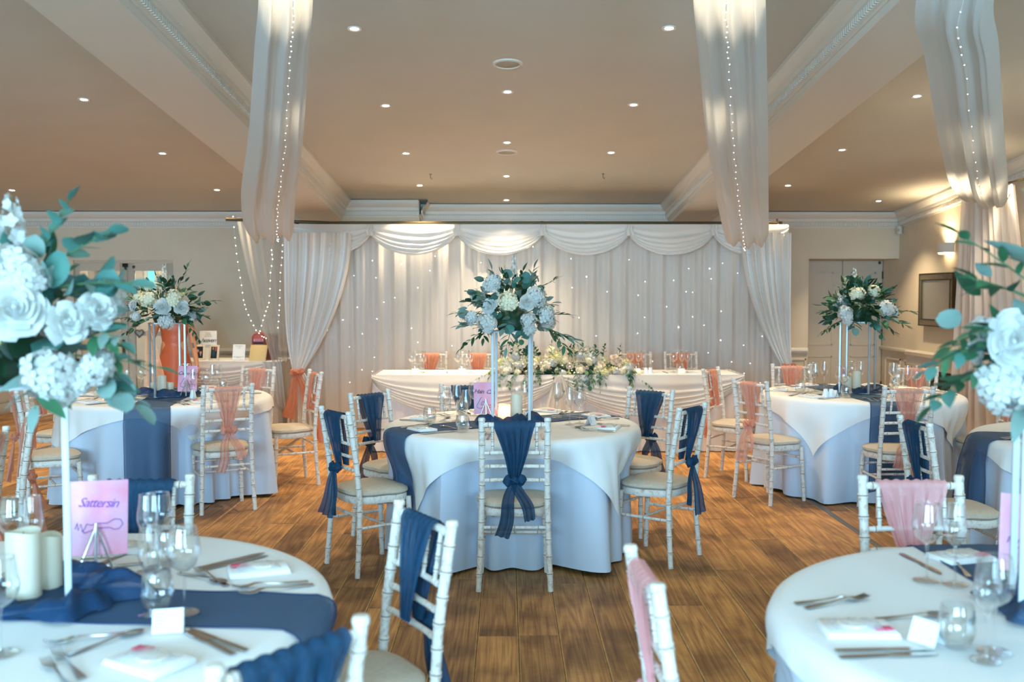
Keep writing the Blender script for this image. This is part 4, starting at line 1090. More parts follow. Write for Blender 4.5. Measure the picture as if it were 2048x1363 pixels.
def blossom_head(m, seed, n=26):
    rr = random.Random(seed); mb = MB()
    for i in range(n):
        nv = Vector((rr.gauss(0, 1), rr.gauss(0, 1), rr.gauss(0, 1) + .5)).normalized(); c = nv * rr.uniform(.5, 1.0); x, y, z = frame_z(nv); s = rr.uniform(.16, .24)
        for k in range(5):
            a = k * 2 * PI / 5; d = x * math.cos(a) + y * math.sin(a); e = x * -math.sin(a) + y * math.cos(a)
            mb.add([c, c + d * s * .6 + e * s * .35 + z * .06, c + d * s + z * .08, c + d * s * .6 - e * s * .35 + z * .06], [(0, 3, 2, 1)])
    mb.ball((0, 0, -.1), .45, 6, 4)
    return mb.mesh('blossom_cluster', m)
def leaf_mesh(kind, m):
    mb = MB(); W = {'long': .17, 'oval': .27, 'round': .38, 'fine': .10}[kind]
    def f(u, v):
        c = (u - .5) * 2
        if kind == 'round': w = W * math.sqrt(max(0, 1 - (2 * v - 1) ** 2)) ** .9
        else: w = W * (math.sin(PI * v ** .8) ** .9 if 0 < v < 1 else 0)
        return (c * w, v, .10 * abs(c) * w * 2 - .16 * v * v)
    mb.grid(f, 2, 7); return mb.mesh('leaf', m)
LEAF = {k: leaf_mesh(*v) for k, v in {'ld': ('long', 'leafd'), 'lm': ('long', 'leafm'), 'lg': ('long', 'leafg'), 'od': ('oval', 'leafd'), 'om': ('oval', 'leafm'), 'og': ('oval', 'leafg'), 'oe': ('oval', 'leafe'), 're': ('round', 'leafe'), 'rm': ('round', 'leafm'), 'rg': ('round', 'leafg'), 'fd': ('fine', 'leafd'), 'fe': ('fine', 'leafe')}.items()}
HYD = {m: [hydrangea(m, s) for s in (1, 2, 3)] for m in ('petal', 'petalc')}
ROS = {m: [rose(m, s) for s in (1, 2)] for m in ('petal', 'blush', 'petalc')}
BLO = {m: [blossom_head(m, s) for s in (1, 2)] for m in ('petaly', 'petal', 'petalc', 'blush')}
def align(nv, spin=0.0):
    return (Vector(nv).to_track_quat('Z', 'Y').to_matrix() @ Matrix.Rotation(spin, 3, 'Z')).to_euler()
def leaf_rot(d, spin):
    return (Vector(d).to_track_quat('Y', 'Z').to_matrix() @ Matrix.Rotation(spin, 3, 'Y')).to_euler()
def sprig(parent, base, d, L, kinds, size, n, rr, droop=.25, curl=0.0, name='leaf_sprig'):
    base = Vector(base); d = Vector(d).normalized(); pts = []
    side = d.cross(Vector((0, 0, 1))); side = side.normalized() if side.length > .1 else Vector((1, 0, 0))
    for i in range(9):
        t = i / 8; pts.append(base + d * (L * t) + Vector((0, 0, -droop * L * t * t)) + side * (curl * L * t * t))
    mb = MB(); mb.tube([p - base for p in pts], [.0028 * (1 - .6 * i / 8) * (size / .05) ** .3 for i in range(9)], 5)
    s = obj(name, mb.mesh('stem', 'stem'), parent, base)
    for i in range(n):
        t = .22 + .78 * (i + .5) / n; q = t * 8; k = min(int(q), 7); p = pts[k].lerp(pts[k + 1], q - k) - base; tan = (pts[k + 1] - pts[k]).normalized()
        sd = side * (1 if i % 2 else -1); up = sd.cross(tan) * rr.uniform(-.45, .45)
        ld = tan * rr.uniform(.55, .9) + sd * rr.uniform(.55, .9) + up
        if i == n - 1: ld = tan
        sz = size * 1.4 * rr.uniform(.8, 1.15) * (1 - .3 * t)
        obj('leaf', LEAF[rr.choice(kinds)], s, p, leaf_rot(ld, rr.uniform(-.6, .6)), sz)
    return s
def spire(parent, base, d, L, m, rr, n=44, size=.020):
    base = Vector(base); d = Vector(d).normalized(); mb = MB(); mb.tube([(0, 0, 0), d * (L * .5) + Vector((.006, 0, 0)), d * L], [.0022, .0018, .001], 5)
    s = obj('delphinium_spire', mb.mesh('stem', 'stem'), parent, base); fl = MB()
    for i in range(n):
        t = .12 + .88 * i / n; a = i * 2.4; x, y, z = frame_z(d); r = .026 * (1.15 - t) + .004
        c = d * (L * t) + (x * math.cos(a) + y * math.sin(a)) * r; nv = (x * math.cos(a) + y * math.sin(a) + d * .3).normalized(); ax, ay, az = frame_z(nv); sz = size * (1.25 - .75 * t)
        for k in range(5):
            q = k * 2 * PI / 5; dd = ax * math.cos(q) + ay * math.sin(q); e = ay * math.cos(q) - ax * math.sin(q)
            fl.add([c, c + dd * sz * .6 + e * sz * .4 + az * sz * .2, c + dd * sz + az * sz * .3, c + dd * sz * .6 - e * sz * .4 + az * sz * .2], [(0, 3, 2, 1)])
    obj('blossoms', fl.mesh('blossoms', m), s)
    return s
def bouquet(label, x, y, z, flowers, sprigs, seed, tips, mixk, fill=70, fillsize=.055, spire_at=(0, .0, .22, .26)):
    """flowers: (dx, dz, radius, kind); sprigs: (dx0, dz0, dirx, diry, dirz, length, kinds, size, n, droop)"""
    rr = random.Random(seed)
    t = thing('flower_arrangement', label, 'flower arrangement', (x, y, z), group='tall flower arrangements on the table stands')
    mb = MB(); mb.lathe([(.001, .004), (.085, .004), (.10, .03), (.10, .06), (.07, .12), (.001, .15)], 16); obj('foam_base', mb.mesh('foam_base', 'leafd'), t)
    def dy(dx, dz): return -.21 * math.sqrt(max(0.02, 1 - (dx / .34) ** 2 - ((dz - .08) / .34) ** 2))
    for i, (dx, dz, r, k) in enumerate(flowers):
        yy = dy(dx, dz) + (.03 if dz > .2 else 0); nv = Vector((dx * 1.3, yy * 1.25 - .12, (dz - .06) * .9))
        me = {'h': HYD['petal'], 'c': HYD['petalc'], 'r': ROS['petal'], 'b': BLO['petaly'], 'w': BLO['petal']}[k]
        obj({'h': 'hydrangea', 'c': 'hydrangea', 'r': 'rose', 'b': 'blossom_cluster', 'w': 'blossom_cluster'}[k], me[i % len(me)], t, (dx, yy, dz), align(nv, rr.uniform(0, 6)), (r * rr.uniform(.95, 1.25), r * rr.uniform(.9, 1.05), r * .9))
    for i in range(8):     # the side turned from the photographer
        a = rr.uniform(.25, PI - .25); dx = .22 * math.cos(a); yy = .19 * math.sin(a); dz = rr.uniform(.03, .22); r = rr.uniform(.045, .06)
        if i % 3 == 2: obj('rose', ROS['petal'][i % 2], t, (dx, yy, dz), align((dx, yy, dz - .08), i), r * .9)
        else: obj('hydrangea', HYD['petal'][i % 3], t, (dx, yy, dz), align((dx, yy, dz - .08), i), r)
    for (dx, dz, ux, uy, uz, L, kinds, size, n, dr) in sprigs:
        sprig(t, (dx, dy(dx, dz) * .45, dz), (ux, uy, uz), L, kinds, size, n, rr, dr, rr.uniform(-.2, .2))
    for i in range(tips):  # sprigs all round, behind too
        a = rr.uniform(0, 2 * PI); el = rr.uniform(-.25, 1.1)
        d = Vector((math.cos(a) * math.cos(el), math.sin(a) * math.cos(el) * .8, math.sin(el) + .1))
        sprig(t, d * .08 + Vector((0, 0, .07)), d, rr.uniform(.16, .25) if el < .5 else rr.uniform(.15, .24), mixk, rr.uniform(.04, .06), 8, rr, rr.uniform(.1, .5))
    for i in range(int(fill * 1.5)):
        a = rr.uniform(0, 2 * PI); el = rr.uniform(-.35, 1.3); rad = rr.uniform(.11, .22)
        d = Vector((math.cos(a) * math.cos(el), math.sin(a) * math.cos(el) * .8, math.sin(el)))
        p = Vector((d.x * rad * 1.35, d.y * rad, .09 + d.z * rad * 1.25))
        obj('leaf', LEAF[rr.choice(mixk)], t, p, leaf_rot(d + Vector((rr.uniform(-.7, .7), rr.uniform(-.7, .7), rr.uniform(-.7, .5))), rr.uniform(0, 6)), fillsize * 1.25 * rr.uniform(.8, 1.4))
    bx_, by_, bz_, L = spire_at
    big = 'left edge' in label
    spire(t, (bx_, by_, bz_), (.05, -.05, 1), L, 'petal', rr, 15 if big else 32, .024 if big else .017)
    spire(t, (bx_ - .03, by_ + .02, bz_ - .02), (-.1, -.02, 1), L * .8, 'petalc', rr, 12 if big else 20, .022 if big else .016)
    return t
G = ['lg', 'og', 'lg']; Dk = ['ld', 'od', 'ld']; E = ['re', 'rm']
SPR_C = [(-.1, .05, -.8, -.3, -.35, .24, Dk, .05, 9, .3), (-.2, .04, -1, -.2, .05, .13, G, .07, 6, .1), (-.17, .1, -1, -.1, .25, .20, G, .06, 7, .2), (.15, .03, 1, -.2, -.15, .25, ['fe', 'fd'], .08, 14, .25),
         (.2, .02, .7, -.4, -.5, .20, ['lm', 'ld'], .06, 8, .2), (.2, .1, 1, -.1, .1, .17, ['fd'], .05, 10, .1), (.12, .25, .8, 0, .3, .17, ['fd', 'ld'], .04, 10, -.1), (0, .2, .35, -.1, .9, .17, Dk, .06, 7, -.1),
         (-.03, .2, -.25, -.1, 1, .16, ['ld', 'og'], .06, 6, 0), (.09, .25, .3, 0, 1, .15, G, .07, 5, 0), (-.1, .25, -.2, 0, 1, .14, G, .07, 4, 0), (-.15, .2, -.9, -.2, .3, .13, E, .045, 5, 0), (-.02, .05, -.1, -1, .1, .12, G, .06, 7, .4), (0, .02, -.3, -.8, -.5, .15, ['lm', 'lg'], .07, 7, .3), (.05, .03, .1, -.9, -.3, .13, E, .045, 6, .3),
         (-.12, .2, -1, -.3, .0, .11, ['rm', 'om'], .05, 5, .2), (-.15, .05, -.3, -.8, -.6, .12, ['ld', 'lm'], .06, 6, .2)]
bouquet('tall white hydrangea arrangement with grey green foliage on the centre table stand', TC[0], TC[1], 1.335,
        [(-.125, .29, .052, 'h'), (-.027, .18, .060, 'c'), (.144, .21, .056, 'h'), (.092, .07, .050, 'h'), (.10, .02, .04, 'h'), (.2, .1, .056, 'h'), (-.156, .057, .052, 'h'), (-.145, .02, .035, 'h'), (-.25, .083, .042, 'h'), (-.14, .155, .042, 'r'), (.087, .18, .042, 'r'), (.22, .05, .03, 'w'), (-.1, .23, .03, 'w')],
        SPR_C, 21, 16, ['ld', 'og', 'lg', 're', 'od', 'lm', 'rg'], 80, .05, (0, .0, .24, .23))
SPR_L = [(-.15, .05, -1, -.2, .0, .26, ['ld', 'lm', 'og'], .055, 10, .1), (-.12, .1, -1, -.1, .2, .24, ['ld', 'lg'], .055, 9, .25), (-.1, .03, -.8, -.3, -.35, .20, Dk, .055, 8, .15), (.18, .14, 1, 0, .25, .23, ['lm', 'ld'], .055, 9, .1), (.15, .1, 1, 0, .1, .19, ['fd', 'ld'], .045, 9, 0),
         (.17, .02, .6, -.2, -.7, .20, ['lm', 'ld'], .05, 9, .1), (.1, .25, .45, 0, .8, .22, ['lm', 'ld'], .06, 8, -.1), (.12, .24, .9, 0, .35, .18, ['ld'], .05, 3, 0), (-.2, .15, -.8, 0, .5, .14, ['fd', 'fe'], .04, 10, 0), (.0, .1, 0, -1, .3, .12, Dk, .07, 7, .2), (.04, .22, 0, -.6, .7, .12, ['om', 'od'], .08, 5, 0),
         (.15, .05, .3, -.9, 0, .10, ['od', 'om'], .09, 4, .2), (-.05, .05, -.2, -1, .1, .1, ['re', 'rg'], .055, 4, .2)]
bouquet('tall cream and white arrangement with dark pointed leaves on the left coral table stand', TL[0] + .0, TL[1], 1.335,
        [(-.075, .185, .058, 'c'), (.12, .19, .058, 'c'), (.07, .02, .058, 'h'), (-.09, .285, .038, 'c'), (.04, .13, .052, 'r'), (.177, .123, .050, 'r'), (-.172, .057, .040, 'h'), (-.2, .14, .035, 'r'), (-.14, .23, .035, 'b'), (-.165, .2, .03, 'c'), (.165, .22, .03, 'b'), (.24, .03, .03, 'w')],
        SPR_L, 33, 12, ['ld', 'od', 'ld', 'om', 'og', 'lm'], 90, .05, (-.02, .0, .22, .24))
SPR_R = [(.15, .08, 1, -.1, .12, .27, ['ld', 'lm', 'fd'], .07, 12, .1), (.13, .04, 1, -.2, -.2, .24, ['ld', 'fd', 'lm'], .075, 12, .1), (.12, .02, .7, -.3, -.5, .17, ['ld', 'fd'], .06, 9, .1), (-.12, .08, -1, -.1, .1, .22, ['ld', 'fd'], .055, 10, .1), (-.1, .04, -.9, -.2, -.3, .26, Dk, .05, 10, .15), (-.15, .02, -.8, 0, -.3, .22, ['fd', 'od'], .03, 10, .2),
         (-.1, .15, -.9, 0, .3, .18, ['fe', 'ld'], .05, 10, 0), (-.1, .2, -.6, 0, .6, .17, ['fe', 'lg'], .04, 9, .2), (.1, .2, .8, 0, .4, .18, ['od', 'fd'], .045, 10, 0), (0, .2, .1, 0, 1, .14, ['fe', 'fd'], .04, 10, 0), (0, .12, -.4, -.8, .5, .16, ['ld', 'ld'], .11, 6, .2), (0, .12, .3, -.9, .2, .14, ['ld', 'od'], .10, 7, .3), (.03, .08, -.2, -1, .0, .12, Dk, .09, 7, .4),
         (.02, .03, .5, -.9, -.2, .13, ['oe', 're'], .07, 5, .2), (-.08, .02, -.1, -.9, -.4, .10, ['rg', 'oe'], .07, 5, .3), (.06, .02, .4, -.5, -.6, .16, ['rg', 'rm'], .04, 7, .2), (.03, .2, .2, -.7, .6, .12, ['om', 'od'], .08, 6, .1)]
bouquet('tall arrangement of dark glossy leaves with few white flowers on the right coral table stand', TRt[0] - .03, TRt[1], 1.335,
        [(-.168, .07, .058, 'h'), (-.150, .03, .045, 'h'), (-.068, .23, .055, 'c'), (.068, .25, .045, 'c'), (.144, .112, .060, 'h'), (.227, .088, .045, 'r'), (-.2, .177, .03, 'w'), (.2, .15, .025, 'w')],
        SPR_R, 47, 14, ['ld', 'od', 'ld', 'ld', 'om', 'oe'], 110, .06, (-.05, .0, .22, .22))
SPR_FL = [(.12, .3, .8, -.1, .5, .20, ['re', 're', 'lg'], .055, 8, .1), (.08, .3, .5, 0, .8, .20, ['re', 'oe'], .05, 7, 0), (.18, .15, .9, -.3, .0, .18, ['oe', 'lg'], .065, 7, .2), (.15, .25, 1, -.2, .15, .20, ['lg', 'oe'], .065, 7, .1), (.18, .08, 1, -.2, -.05, .22, ['lm', 'oe', 'ld'], .055, 9, .1),
          (.2, .05, .9, -.2, -.4, .17, ['re', 'rg'], .06, 6, .2), (.12, .06, .3, -.9, -.2, .14, ['lg', 'lm'], .09, 6, .5), (0, .08, -.1, -1, 0, .12, ['om', 'od'], .07, 6, .4), (-.1, .02, -.6, -.5, -.3, .16, ['rm', 're'], .06, 6, .3), (-.15, .2, -1, -.2, .3, .2, ['lg', 'oe'], .08, 7, .1), (.2, .12, .9, -.5, .3, .12, ['lm'], .08, 4, .3)]
bouquet('big close up arrangement of white roses and hydrangeas at the left edge', -1.262, 2.565, 1.335,
        [(.095, .195, .066, 'r'), (.205, .165, .046, 'r'), (.262, .19, .042, 'r'), (.06, .30, .056, 'h'), (.10, .265, .045, 'h'), (.165, .04, .060, 'h'), (.18, .005, .045, 'h'), (.26, .055, .045, 'h'), (0.0, .24, .05, 'h'), (.0, .06, .05, 'h'), (-.03, .115, .045, 'r'), (.045, .13, .035, 'b'), (-.15, .2, .06, 'h'), (-.18, .08, .06, 'h'), (.225, .02, .035, 'h'), (-.02, .37, .04, 'h')],
        SPR_FL, 58, 12, ['oe', 're', 'lm', 'lg', 'ld', 'rg'], 60, .06, (.02, -.05, .34, .14))
SPR_FR = [(-.16, .12, -1, -.2, .05, .25, ['lm', 'oe', 'lm'], .055, 12, .35), (-.17, .08, -1, -.3, -.1, .26, ['lm', 'oe', 'ld'], .055, 12, .35), (-.16, .15, -1, -.2, .1, .22, ['lm', 'ld'], .055, 12, .3), (-.14, .22, -.9, -.2, .35, .20, ['lm', 'ld', 'oe'], .07, 7, .1), (-.12, .24, -.8, -.1, .6, .24, ['lm', 'ld'], .06, 8, 0), (0, .3, -.4, -.2, .9, .20, ['lg', 'lg'], .12, 5, .1), (-.05, .25, -.9, -.5, .5, .16, ['lg'], .13, 3, .1),
          (-.12, .05, -.7, -.7, -.2, .14, ['lg', 'rg'], .09, 6, .4), (-.05, .04, -.2, -1, -.1, .14, ['lg', 'lg'], .10, 6, .5), (0, .1, .1, -1, .1, .12, ['om', 'oe'], .08, 6, .3), (.15, .1, 1, -.2, .1, .22, ['lm', 'oe'], .07, 8, .2)]
bouquet('big close up arrangement with feathery leaves at the right edge', 1.405, 2.47, 1.335,
        [(-.215, .12, .060, 'r'), (-.235, .01, .055, 'h'), (-.18, -.02, .045, 'h'), (-.10, .10, .05, 'h'), (0, .18, .06, 'h'), (.12, .12, .06, 'h'), (.1, .25, .05, 'r'), (0, .04, .055, 'h'), (-.17, .16, .028, 'b')],
        SPR_FR, 71, 12, ['oe', 'lm', 'lg', 'ld', 'rg'], 60, .06, (.05, .0, .3, .2))
# low garland along the front of the top table
gr = thing('flower_garland', 'long low garland of cream flowers and green leaves trailing over the top table', 'flower arrangement', (at(1125, 750, 9.9).x, 9.92, .757))
rr = random.Random(5)
mb = MB(); mb.grid(lambda u, v: ((u - .5) * 1.15, .09 * math.cos(v * 2 * PI) + .012 * math.sin(u * 40), .06 + (.06 * math.sin(v * 2 * PI))), 24, 8); obj('moss_core', mb.mesh('moss_core', 'leafd'), gr)
def gz_(x): return .21 * max(0, 1 - (abs(x + .02) / .86) ** 2) + .02
for i in range(120):
    x = rr.uniform(-.70, .70); h = gz_(x); a = rr.uniform(0, 1); 
    z = .0 + h * rr.uniform(.05, 1.1); y = -.14 * (1 - (z / .26) ** 2 * .7) * rr.uniform(.7, 1.15)
    k = rr.choice(['yb', 'yb', 'cb', 'h', 'r', 'w', 'bl'])
    me, s, nm = {'yb': (BLO['petaly'][i % 2], .042, 'blossom_cluster'), 'cb': (BLO['petalc'][i % 2], .042, 'blossom_cluster'), 'h': (HYD['petalc'][i % 3], .038, 'hydrangea'), 'r': (ROS['blush'][i % 2], .034, 'rose'), 'w': (HYD['petal'][i % 3], .036, 'hydrangea'), 'bl': (BLO['blush'][i % 2], .03, 'blossom_cluster')}[k]
    obj(nm, me, gr, (x, y, z), align((x * .3, -.6, .5), rr.uniform(0, 6)), s * 1.15 * rr.uniform(.85, 1.2))
for i in range(60):
    x = rr.uniform(-.70, .70); up = rr.random(); d = (rr.uniform(-.5, .5), -rr.uniform(.3, 1), rr.uniform(-.6, .1)) if up < .6 else (rr.uniform(-.4, .4), -.2, 1)
    sprig(gr, (x, -.09, .06 + (.08 if up > .6 else 0)), d, rr.uniform(.12, .20), [['rm', 're'], ['ld', 'od'], ['om', 'lm'], ['od', 'rm'], ['fe', 'fd']][i % 5], rr.uniform(.036, .050), 7, rr, .6 if up < .6 else .0)
for i in range(9):
    sgn = 1 if i < 6 else -1
    x = sgn * (.66 + .045 * (i if i < 6 else i - 6)); obj('blossom_cluster', BLO['petalc' if i % 2 else 'petaly'][i % 2], gr, (x, -.10 - .012 * (i % 3), .05 - .022 * (i if i < 6 else (i - 6))), align((0, -1, .3)), .04 - .003 * (i % 6))
sprig(gr, (.66, -.12, .04), (1, -.4, -.5), .30, ['lm', 'om'], .035, 12, rr, .3); sprig(gr, (-.6, -.1, .05), (-1, -.3, -.1), .26, ['fe', 'lm'], .035, 12, rr, .2)
for i in range(16): obj('bulb', bulb_mesh(.004, 'bulb'), gr, (rr.uniform(-.6, .6), -.16, rr.uniform(.03, .14)))

# ------------------------------------------------------------------ stands, candles, signs
Z = TH + .0035
def stand(x, y, rot, label, m, h=.565, s=.112):
    t = thing('flower_stand', label, 'flower stand', (x, y, Z + .002), (0, 0, rot), 'square metal flower stands')
    r = .0085
    for a in (-1, 1):
        for b in (-1, 1):
            mb = MB(); mb.bbox(a * s - r, a * s + r, b * s - r, b * s + r, .006, h, .002); obj('pole', mb.mesh('pole', m), t)
    for nm, z0, z1 in (('base_frame', 0, .006), ('top_frame', h - .006, h)):
        mb = MB()
        for a in (-1, 1): mb.box(-s - r, s + r, a * s - r, a * s + r, z0, z1); mb.box(a * s - r, a * s + r, -s + r, s - r, z0, z1)
        obj(nm, mb.mesh(nm, m), t)
    mb = MB(); mb.bbox(-s, s, -s, s, h, h + .004, .001); obj('top_plate', mb.mesh('top_plate', m), t)
stand(TC[0], TC[1], math.radians(-5), 'white square flower stand on the centre table', 'standw')
stand(TL[0], TL[1], math.radians(28), 'silver square flower stand on the left coral table', 'standg')
stand(TRt[0] - .03, TRt[1], math.radians(-32), 'silver square flower stand on the right coral table', 'standg')
stand(-1.262, 2.565, math.radians(24), 'white square flower stand on the lower left table', 'standw')
stand(1.415, 2.47, math.radians(-22), 'white square flower stand on the lower right table', 'standw')
def candle(x, y, r, h, label):
    t = thing('pillar_candle', label, 'candle', (x, y, Z + .004), group='ivory pillar candles'); rr = random.Random(int(h * 1000))
    mb = MB(); n = 24; vs = []
    for j, (q, z) in enumerate(((1, 0), (1, h * .5), (1, h - .006), (.97, h), (.82, h - .003), (.6, h - .014), (.02, h - .018))):
        for i in range(n):
            a = 2 * PI * i / n; dz = (.004 * math.sin(a * 2 + h * 30) if j >= 2 and j < 5 else 0); vs.append((q * r * math.cos(a), q * r * math.sin(a), z + dz))
    mb.add(vs, [(j * n + i, j * n + (i + 1) % n, (j + 1) * n + (i + 1) % n, (j + 1) * n + i) for j in range(6) for i in range(n)]); mb.add([vs[i] for i in range(n)], [tuple(range(n - 1, -1, -1))])
    obj('wax_body', mb.mesh('wax_body', 'wax'), t); mb = MB(); mb.tube([(0, 0, h - .018), (.001, 0, h - .004)], .0012, 5); obj('wick', mb.mesh('wick', 'black'), t)
    return t
p = at(1033, 830, TC[1] - .03); candle(p.x, p.y, .036, .175, 'tall ivory pillar candle on the centre table')
p = at(1009, 840, TC[1] + .04); candle(p.x, p.y, .036, .105, 'short glowing peach lit pillar candle on the centre table')
light('POINT', 'candle_glow', (p.x, p.y, Z + .075), (0, 0, 0), .5, (1, .5, .25), shadow_soft_size=.02)
p = at(324, 800, TL[1] - .02); candle(p.x, p.y, .036, .155, 'taller ivory pillar candle on the left coral table')
p = at(339, 800, TL[1] + .06); candle(p.x, p.y, .034, .095, 'short ivory pillar candle to the right on the left coral table')
p = at(308, 800, TL[1] + .07); candle(p.x, p.y, .034, .10, 'short ivory pillar candle behind the left poles of the left coral table')
p = at(1713, 790, TRt[1]); candle(p.x, p.y, .034, .165, 'taller ivory pillar candle on the right coral table')
p = at(1694, 790, TRt[1] + .05); candle(p.x, p.y, .042, .115, 'short ivory pillar candle on the right coral table')
p = on(38, 1208, TH); candle(p.x, p.y + .03, .043, .178, 'tall pillar candle on the lower left table, cut by the left edge')
p = on(84, 1190, TH); candle(p.x, p.y + .04, .036, .145, 'shorter pillar candle beside the pole on the lower left table')
def tulle(x, y, rx, ry, h, label, seed):
    ph = seed * 1.7
    def f(u, v):
        a = 2 * PI * u; q = v; rad = 1 + .14 * math.sin(a * 5 + ph) + .08 * math.sin(a * 11 + ph * 2)
        prof = math.sin(PI * min(1, q * 1.0)) 
        ri = .45 + .55 * q
        z = h * (math.sin(PI * q) ** .8) * (.6 + .4 * math.sin(a * 3 + ph) * math.sin(a * 2 + 1)) + .006 * math.sin(a * 17 + q * 8) + .002
        return (rx * ri * rad * math.cos(a), ry * ri * rad * math.sin(a), max(.004, z))
    mb = MB(); mb.grid(f, 96, 12, True); mb.grid(lambda u, v: (rx * .5 * (2 * u - 1), ry * .5 * (2 * v - 1), .004 + .006 * abs(math.sin(u * 13 + v * 9))), 12, 10)
    thing('tulle_swirl', label, 'tulle', (x, y, Z + .003), me=mb.mesh('tulle_swirl', 'navytulle'), group='bunched navy tulle round the candles')
tulle(TC[0] - .03, TC[1] - .02, .20, .16, .07, 'bunched navy tulle round the candles of the centre table', 1)
tulle(TL[0] + .02, TL[1] + .02, .24, .17, .065, 'bunched navy tulle round the candles of the left coral table', 2)
tulle(TRt[0] + .02, TRt[1] + .02, .22, .17, .065, 'bunched navy tulle round the candles of the right coral table', 3)
tulle(-1.20, 2.58, .24, .20, .06, 'bunched navy tulle under the pink sign of the lower left table', 4)
tulle(1.44, 2.47, .22, .19, .06, 'bunched navy tulle round the pole of the lower right table', 5)
def sign(x, y, rot, label, words, ink, sketch, w=.145, h=.20):
    t = thing('table_sign', label, 'sign', (x, y, Z + .012), (0, 0, rot), 'pink table name signs'); tilt = -.22
    mb = MB(); mb.bbox(-w / 2, w / 2, -.0015, .0015, 0, h, .0008); c = obj('card', mb.mesh('card', 'pinkcard'), t, (0, 0, .03), (tilt, 0, 0))
    text('lettering', words, .038, ink, c, (0, -.0022, h * .64), (PI / 2, .06, 0), .0003, shear=.4, space=.85)
    mb = MB(); mb.tube([(q[0] * w - w / 2, -.0026, q[1] * h) for q in sketch], .0013, 5); obj('line_drawing', mb.mesh('line_drawing', ink), c)
    mb = MB()
    for sx in (-1, 1): mb.tube([(0, -.012, .115), (sx * .045, -.03, .0)], .0032, 6); 
    mb.tube([(0, -.010, .125), (0, -.035, .0)], .0042, 6); mb.tube([(0, -.005, .118), (0, .08, .0)], .003, 6); mb.tube([(-.04, -.028, .028), (.04, -.028, .028)], .003, 6)
    obj('easel', mb.mesh('easel', 'chrome'), t); return t
SK1 = [(.35, .52), (.30, .50), (.22, .38), (.13, .28), (.14, .20), (.28, .17), (.42, .22), (.46, .27), (.30, .30), (.38, .40), (.45, .38), (.5, .30), (.66, .27), (.90, .27), (.91, .21), (.66, .21), (.5, .24)]
SK2 = [(.13, .36), (.16, .44), (.18, .34), (.22, .42), (.26, .32), (.32, .42), (.40, .40), (.46, .42), (.66, .42), (.78, .47), (.88, .46), (.92, .40), (.86, .34), (.78, .33), (.70, .36), (.5, .36), (.4, .33), (.28, .30), (.24, .34)]
p = on(366, 797, TH); sign(p.x, p.y + .10, math.radians(4), 'pink sign with dark handwriting and a line drawing on the left coral table', 'Cabre  Pint', 'ink', SK1)
p = on(970, 850, TH); sign(p.x, TC[1] + .10, math.radians(8), 'pink sign half hidden by a glass on the centre table', 'Hain  Cask', 'ink', SK1)
p = on(150, 1150, TH); sign(-1.185, 2.86, math.radians(14), 'pink sign with purple handwriting on the lower left table', 'Sattersin', 'purple', SK2, .165, .215)
p = at(2052, 1110, 2.62); sign(p.x + .035, 2.66, math.radians(-30), 'pink sign cut by the right edge on the lower right table', 'Char', 'purple', SK2, .16, .21)
p = on(1684, 778, TH); t = thing('table_sign', 'small coral pink sign leaning behind the short candle of the right coral table', 'sign', (p.x, TRt[1] + .22, Z), (-.2, 0, .9), 'pink table name signs')
mb = MB(); mb.bbox(-.06, .06, -.0015, .0015, .01, .19, .0008); obj('card', mb.mesh('card', 'pinkcard'), t)
mb = MB(); mb.tube([(0, .004, .12), (0, .07, .005)], .003, 6); mb.tube([(-.03, -.012, 0.0), (-.02, .004, .08), (.02, .004, .08), (.03, -.012, 0)], .003, 6); obj('easel', mb.mesh('easel', 'chrome'), t)

# ------------------------------------------------------------------ tableware
def glass_parts(foot, h0, bowl, n=20):
    out = []
    mb = MB(); mb.lathe([(.001, .0025), (foot * .5, .0025), (foot, .0008), (foot + .0006, .0016), (foot, .0026), (foot * .5, .005), (.006, .010), (.004, .016)], n); out.append(('foot', mb.mesh('foot', 'glass')))
    mb = MB(); mb.lathe([(.0042, .015), (.0034, .04), (.0034, h0 - .02), (.006, h0)], 10); out.append(('stem', mb.mesh('stem', 'glass')))
    mb = MB(); mb.lathe(bowl + [(bowl[-1][0] + .0008, bowl[-1][1] + .0006), (bowl[-1][0] - .001, bowl[-1][1] + .0004), (bowl[-1][0] - .0014, bowl[-1][1] - .004)], n); out.append(('bowl', mb.mesh('bowl', 'glass')))
    return out
WINE = glass_parts(.036, .105, [(.001, .106), (.014, .109), (.030, .122), (.041, .143), (.0425, .155), (.039, .18), (.033, .218)])
FLUTE = glass_parts(.033, .105, [(.001, .106), (.010, .110), (.022, .125), (.0295, .148), (.0295, .16), (.026, .19), (.0225, .224)])
mb = MB(); mb.lathe([(.001, .006), (.020, .006), (.030, .012), (.0385, .03), (.040, .045), (.036, .08), (.033, .098), (.0338, .0986), (.0345, .098), (.0375, .08), (.0415, .045), (.040, .03), (.032, .010), (.024, .001), (.001, .001)], 22); TUMB = mb.mesh('tumbler', 'glass')
def strip(mb, pts):   # pts: (x, y, z, halfwidth)
    vs = []; th = .0011
    for x, y, z, hw in pts: vs += [(x - hw, y, z), (x + hw, y, z), (x + hw * .85, y, z + th * 2), (x - hw * .85, y, z + th * 2)]
    n = len(pts); f = [(0, 1, 2, 3), ((n - 1) * 4 + 3, (n - 1) * 4 + 2, (n - 1) * 4 + 1, (n - 1) * 4)]
    for i in range(n - 1):
        for k in range(4): f.append((i * 4 + k, (i + 1) * 4 + k, (i + 1) * 4 + (k + 1) % 4, i * 4 + (k + 1) % 4))
    mb.add(vs, f)
mb = MB(); strip(mb, [(0, -.10, .001, .0095), (0, -.085, .001, .0095), (0, -.02, .004, .0035), (0, .03, .010, .003), (0, .045, .009, .009), (0, .055, .006, .0115), (0, .062, .004, .0115)])
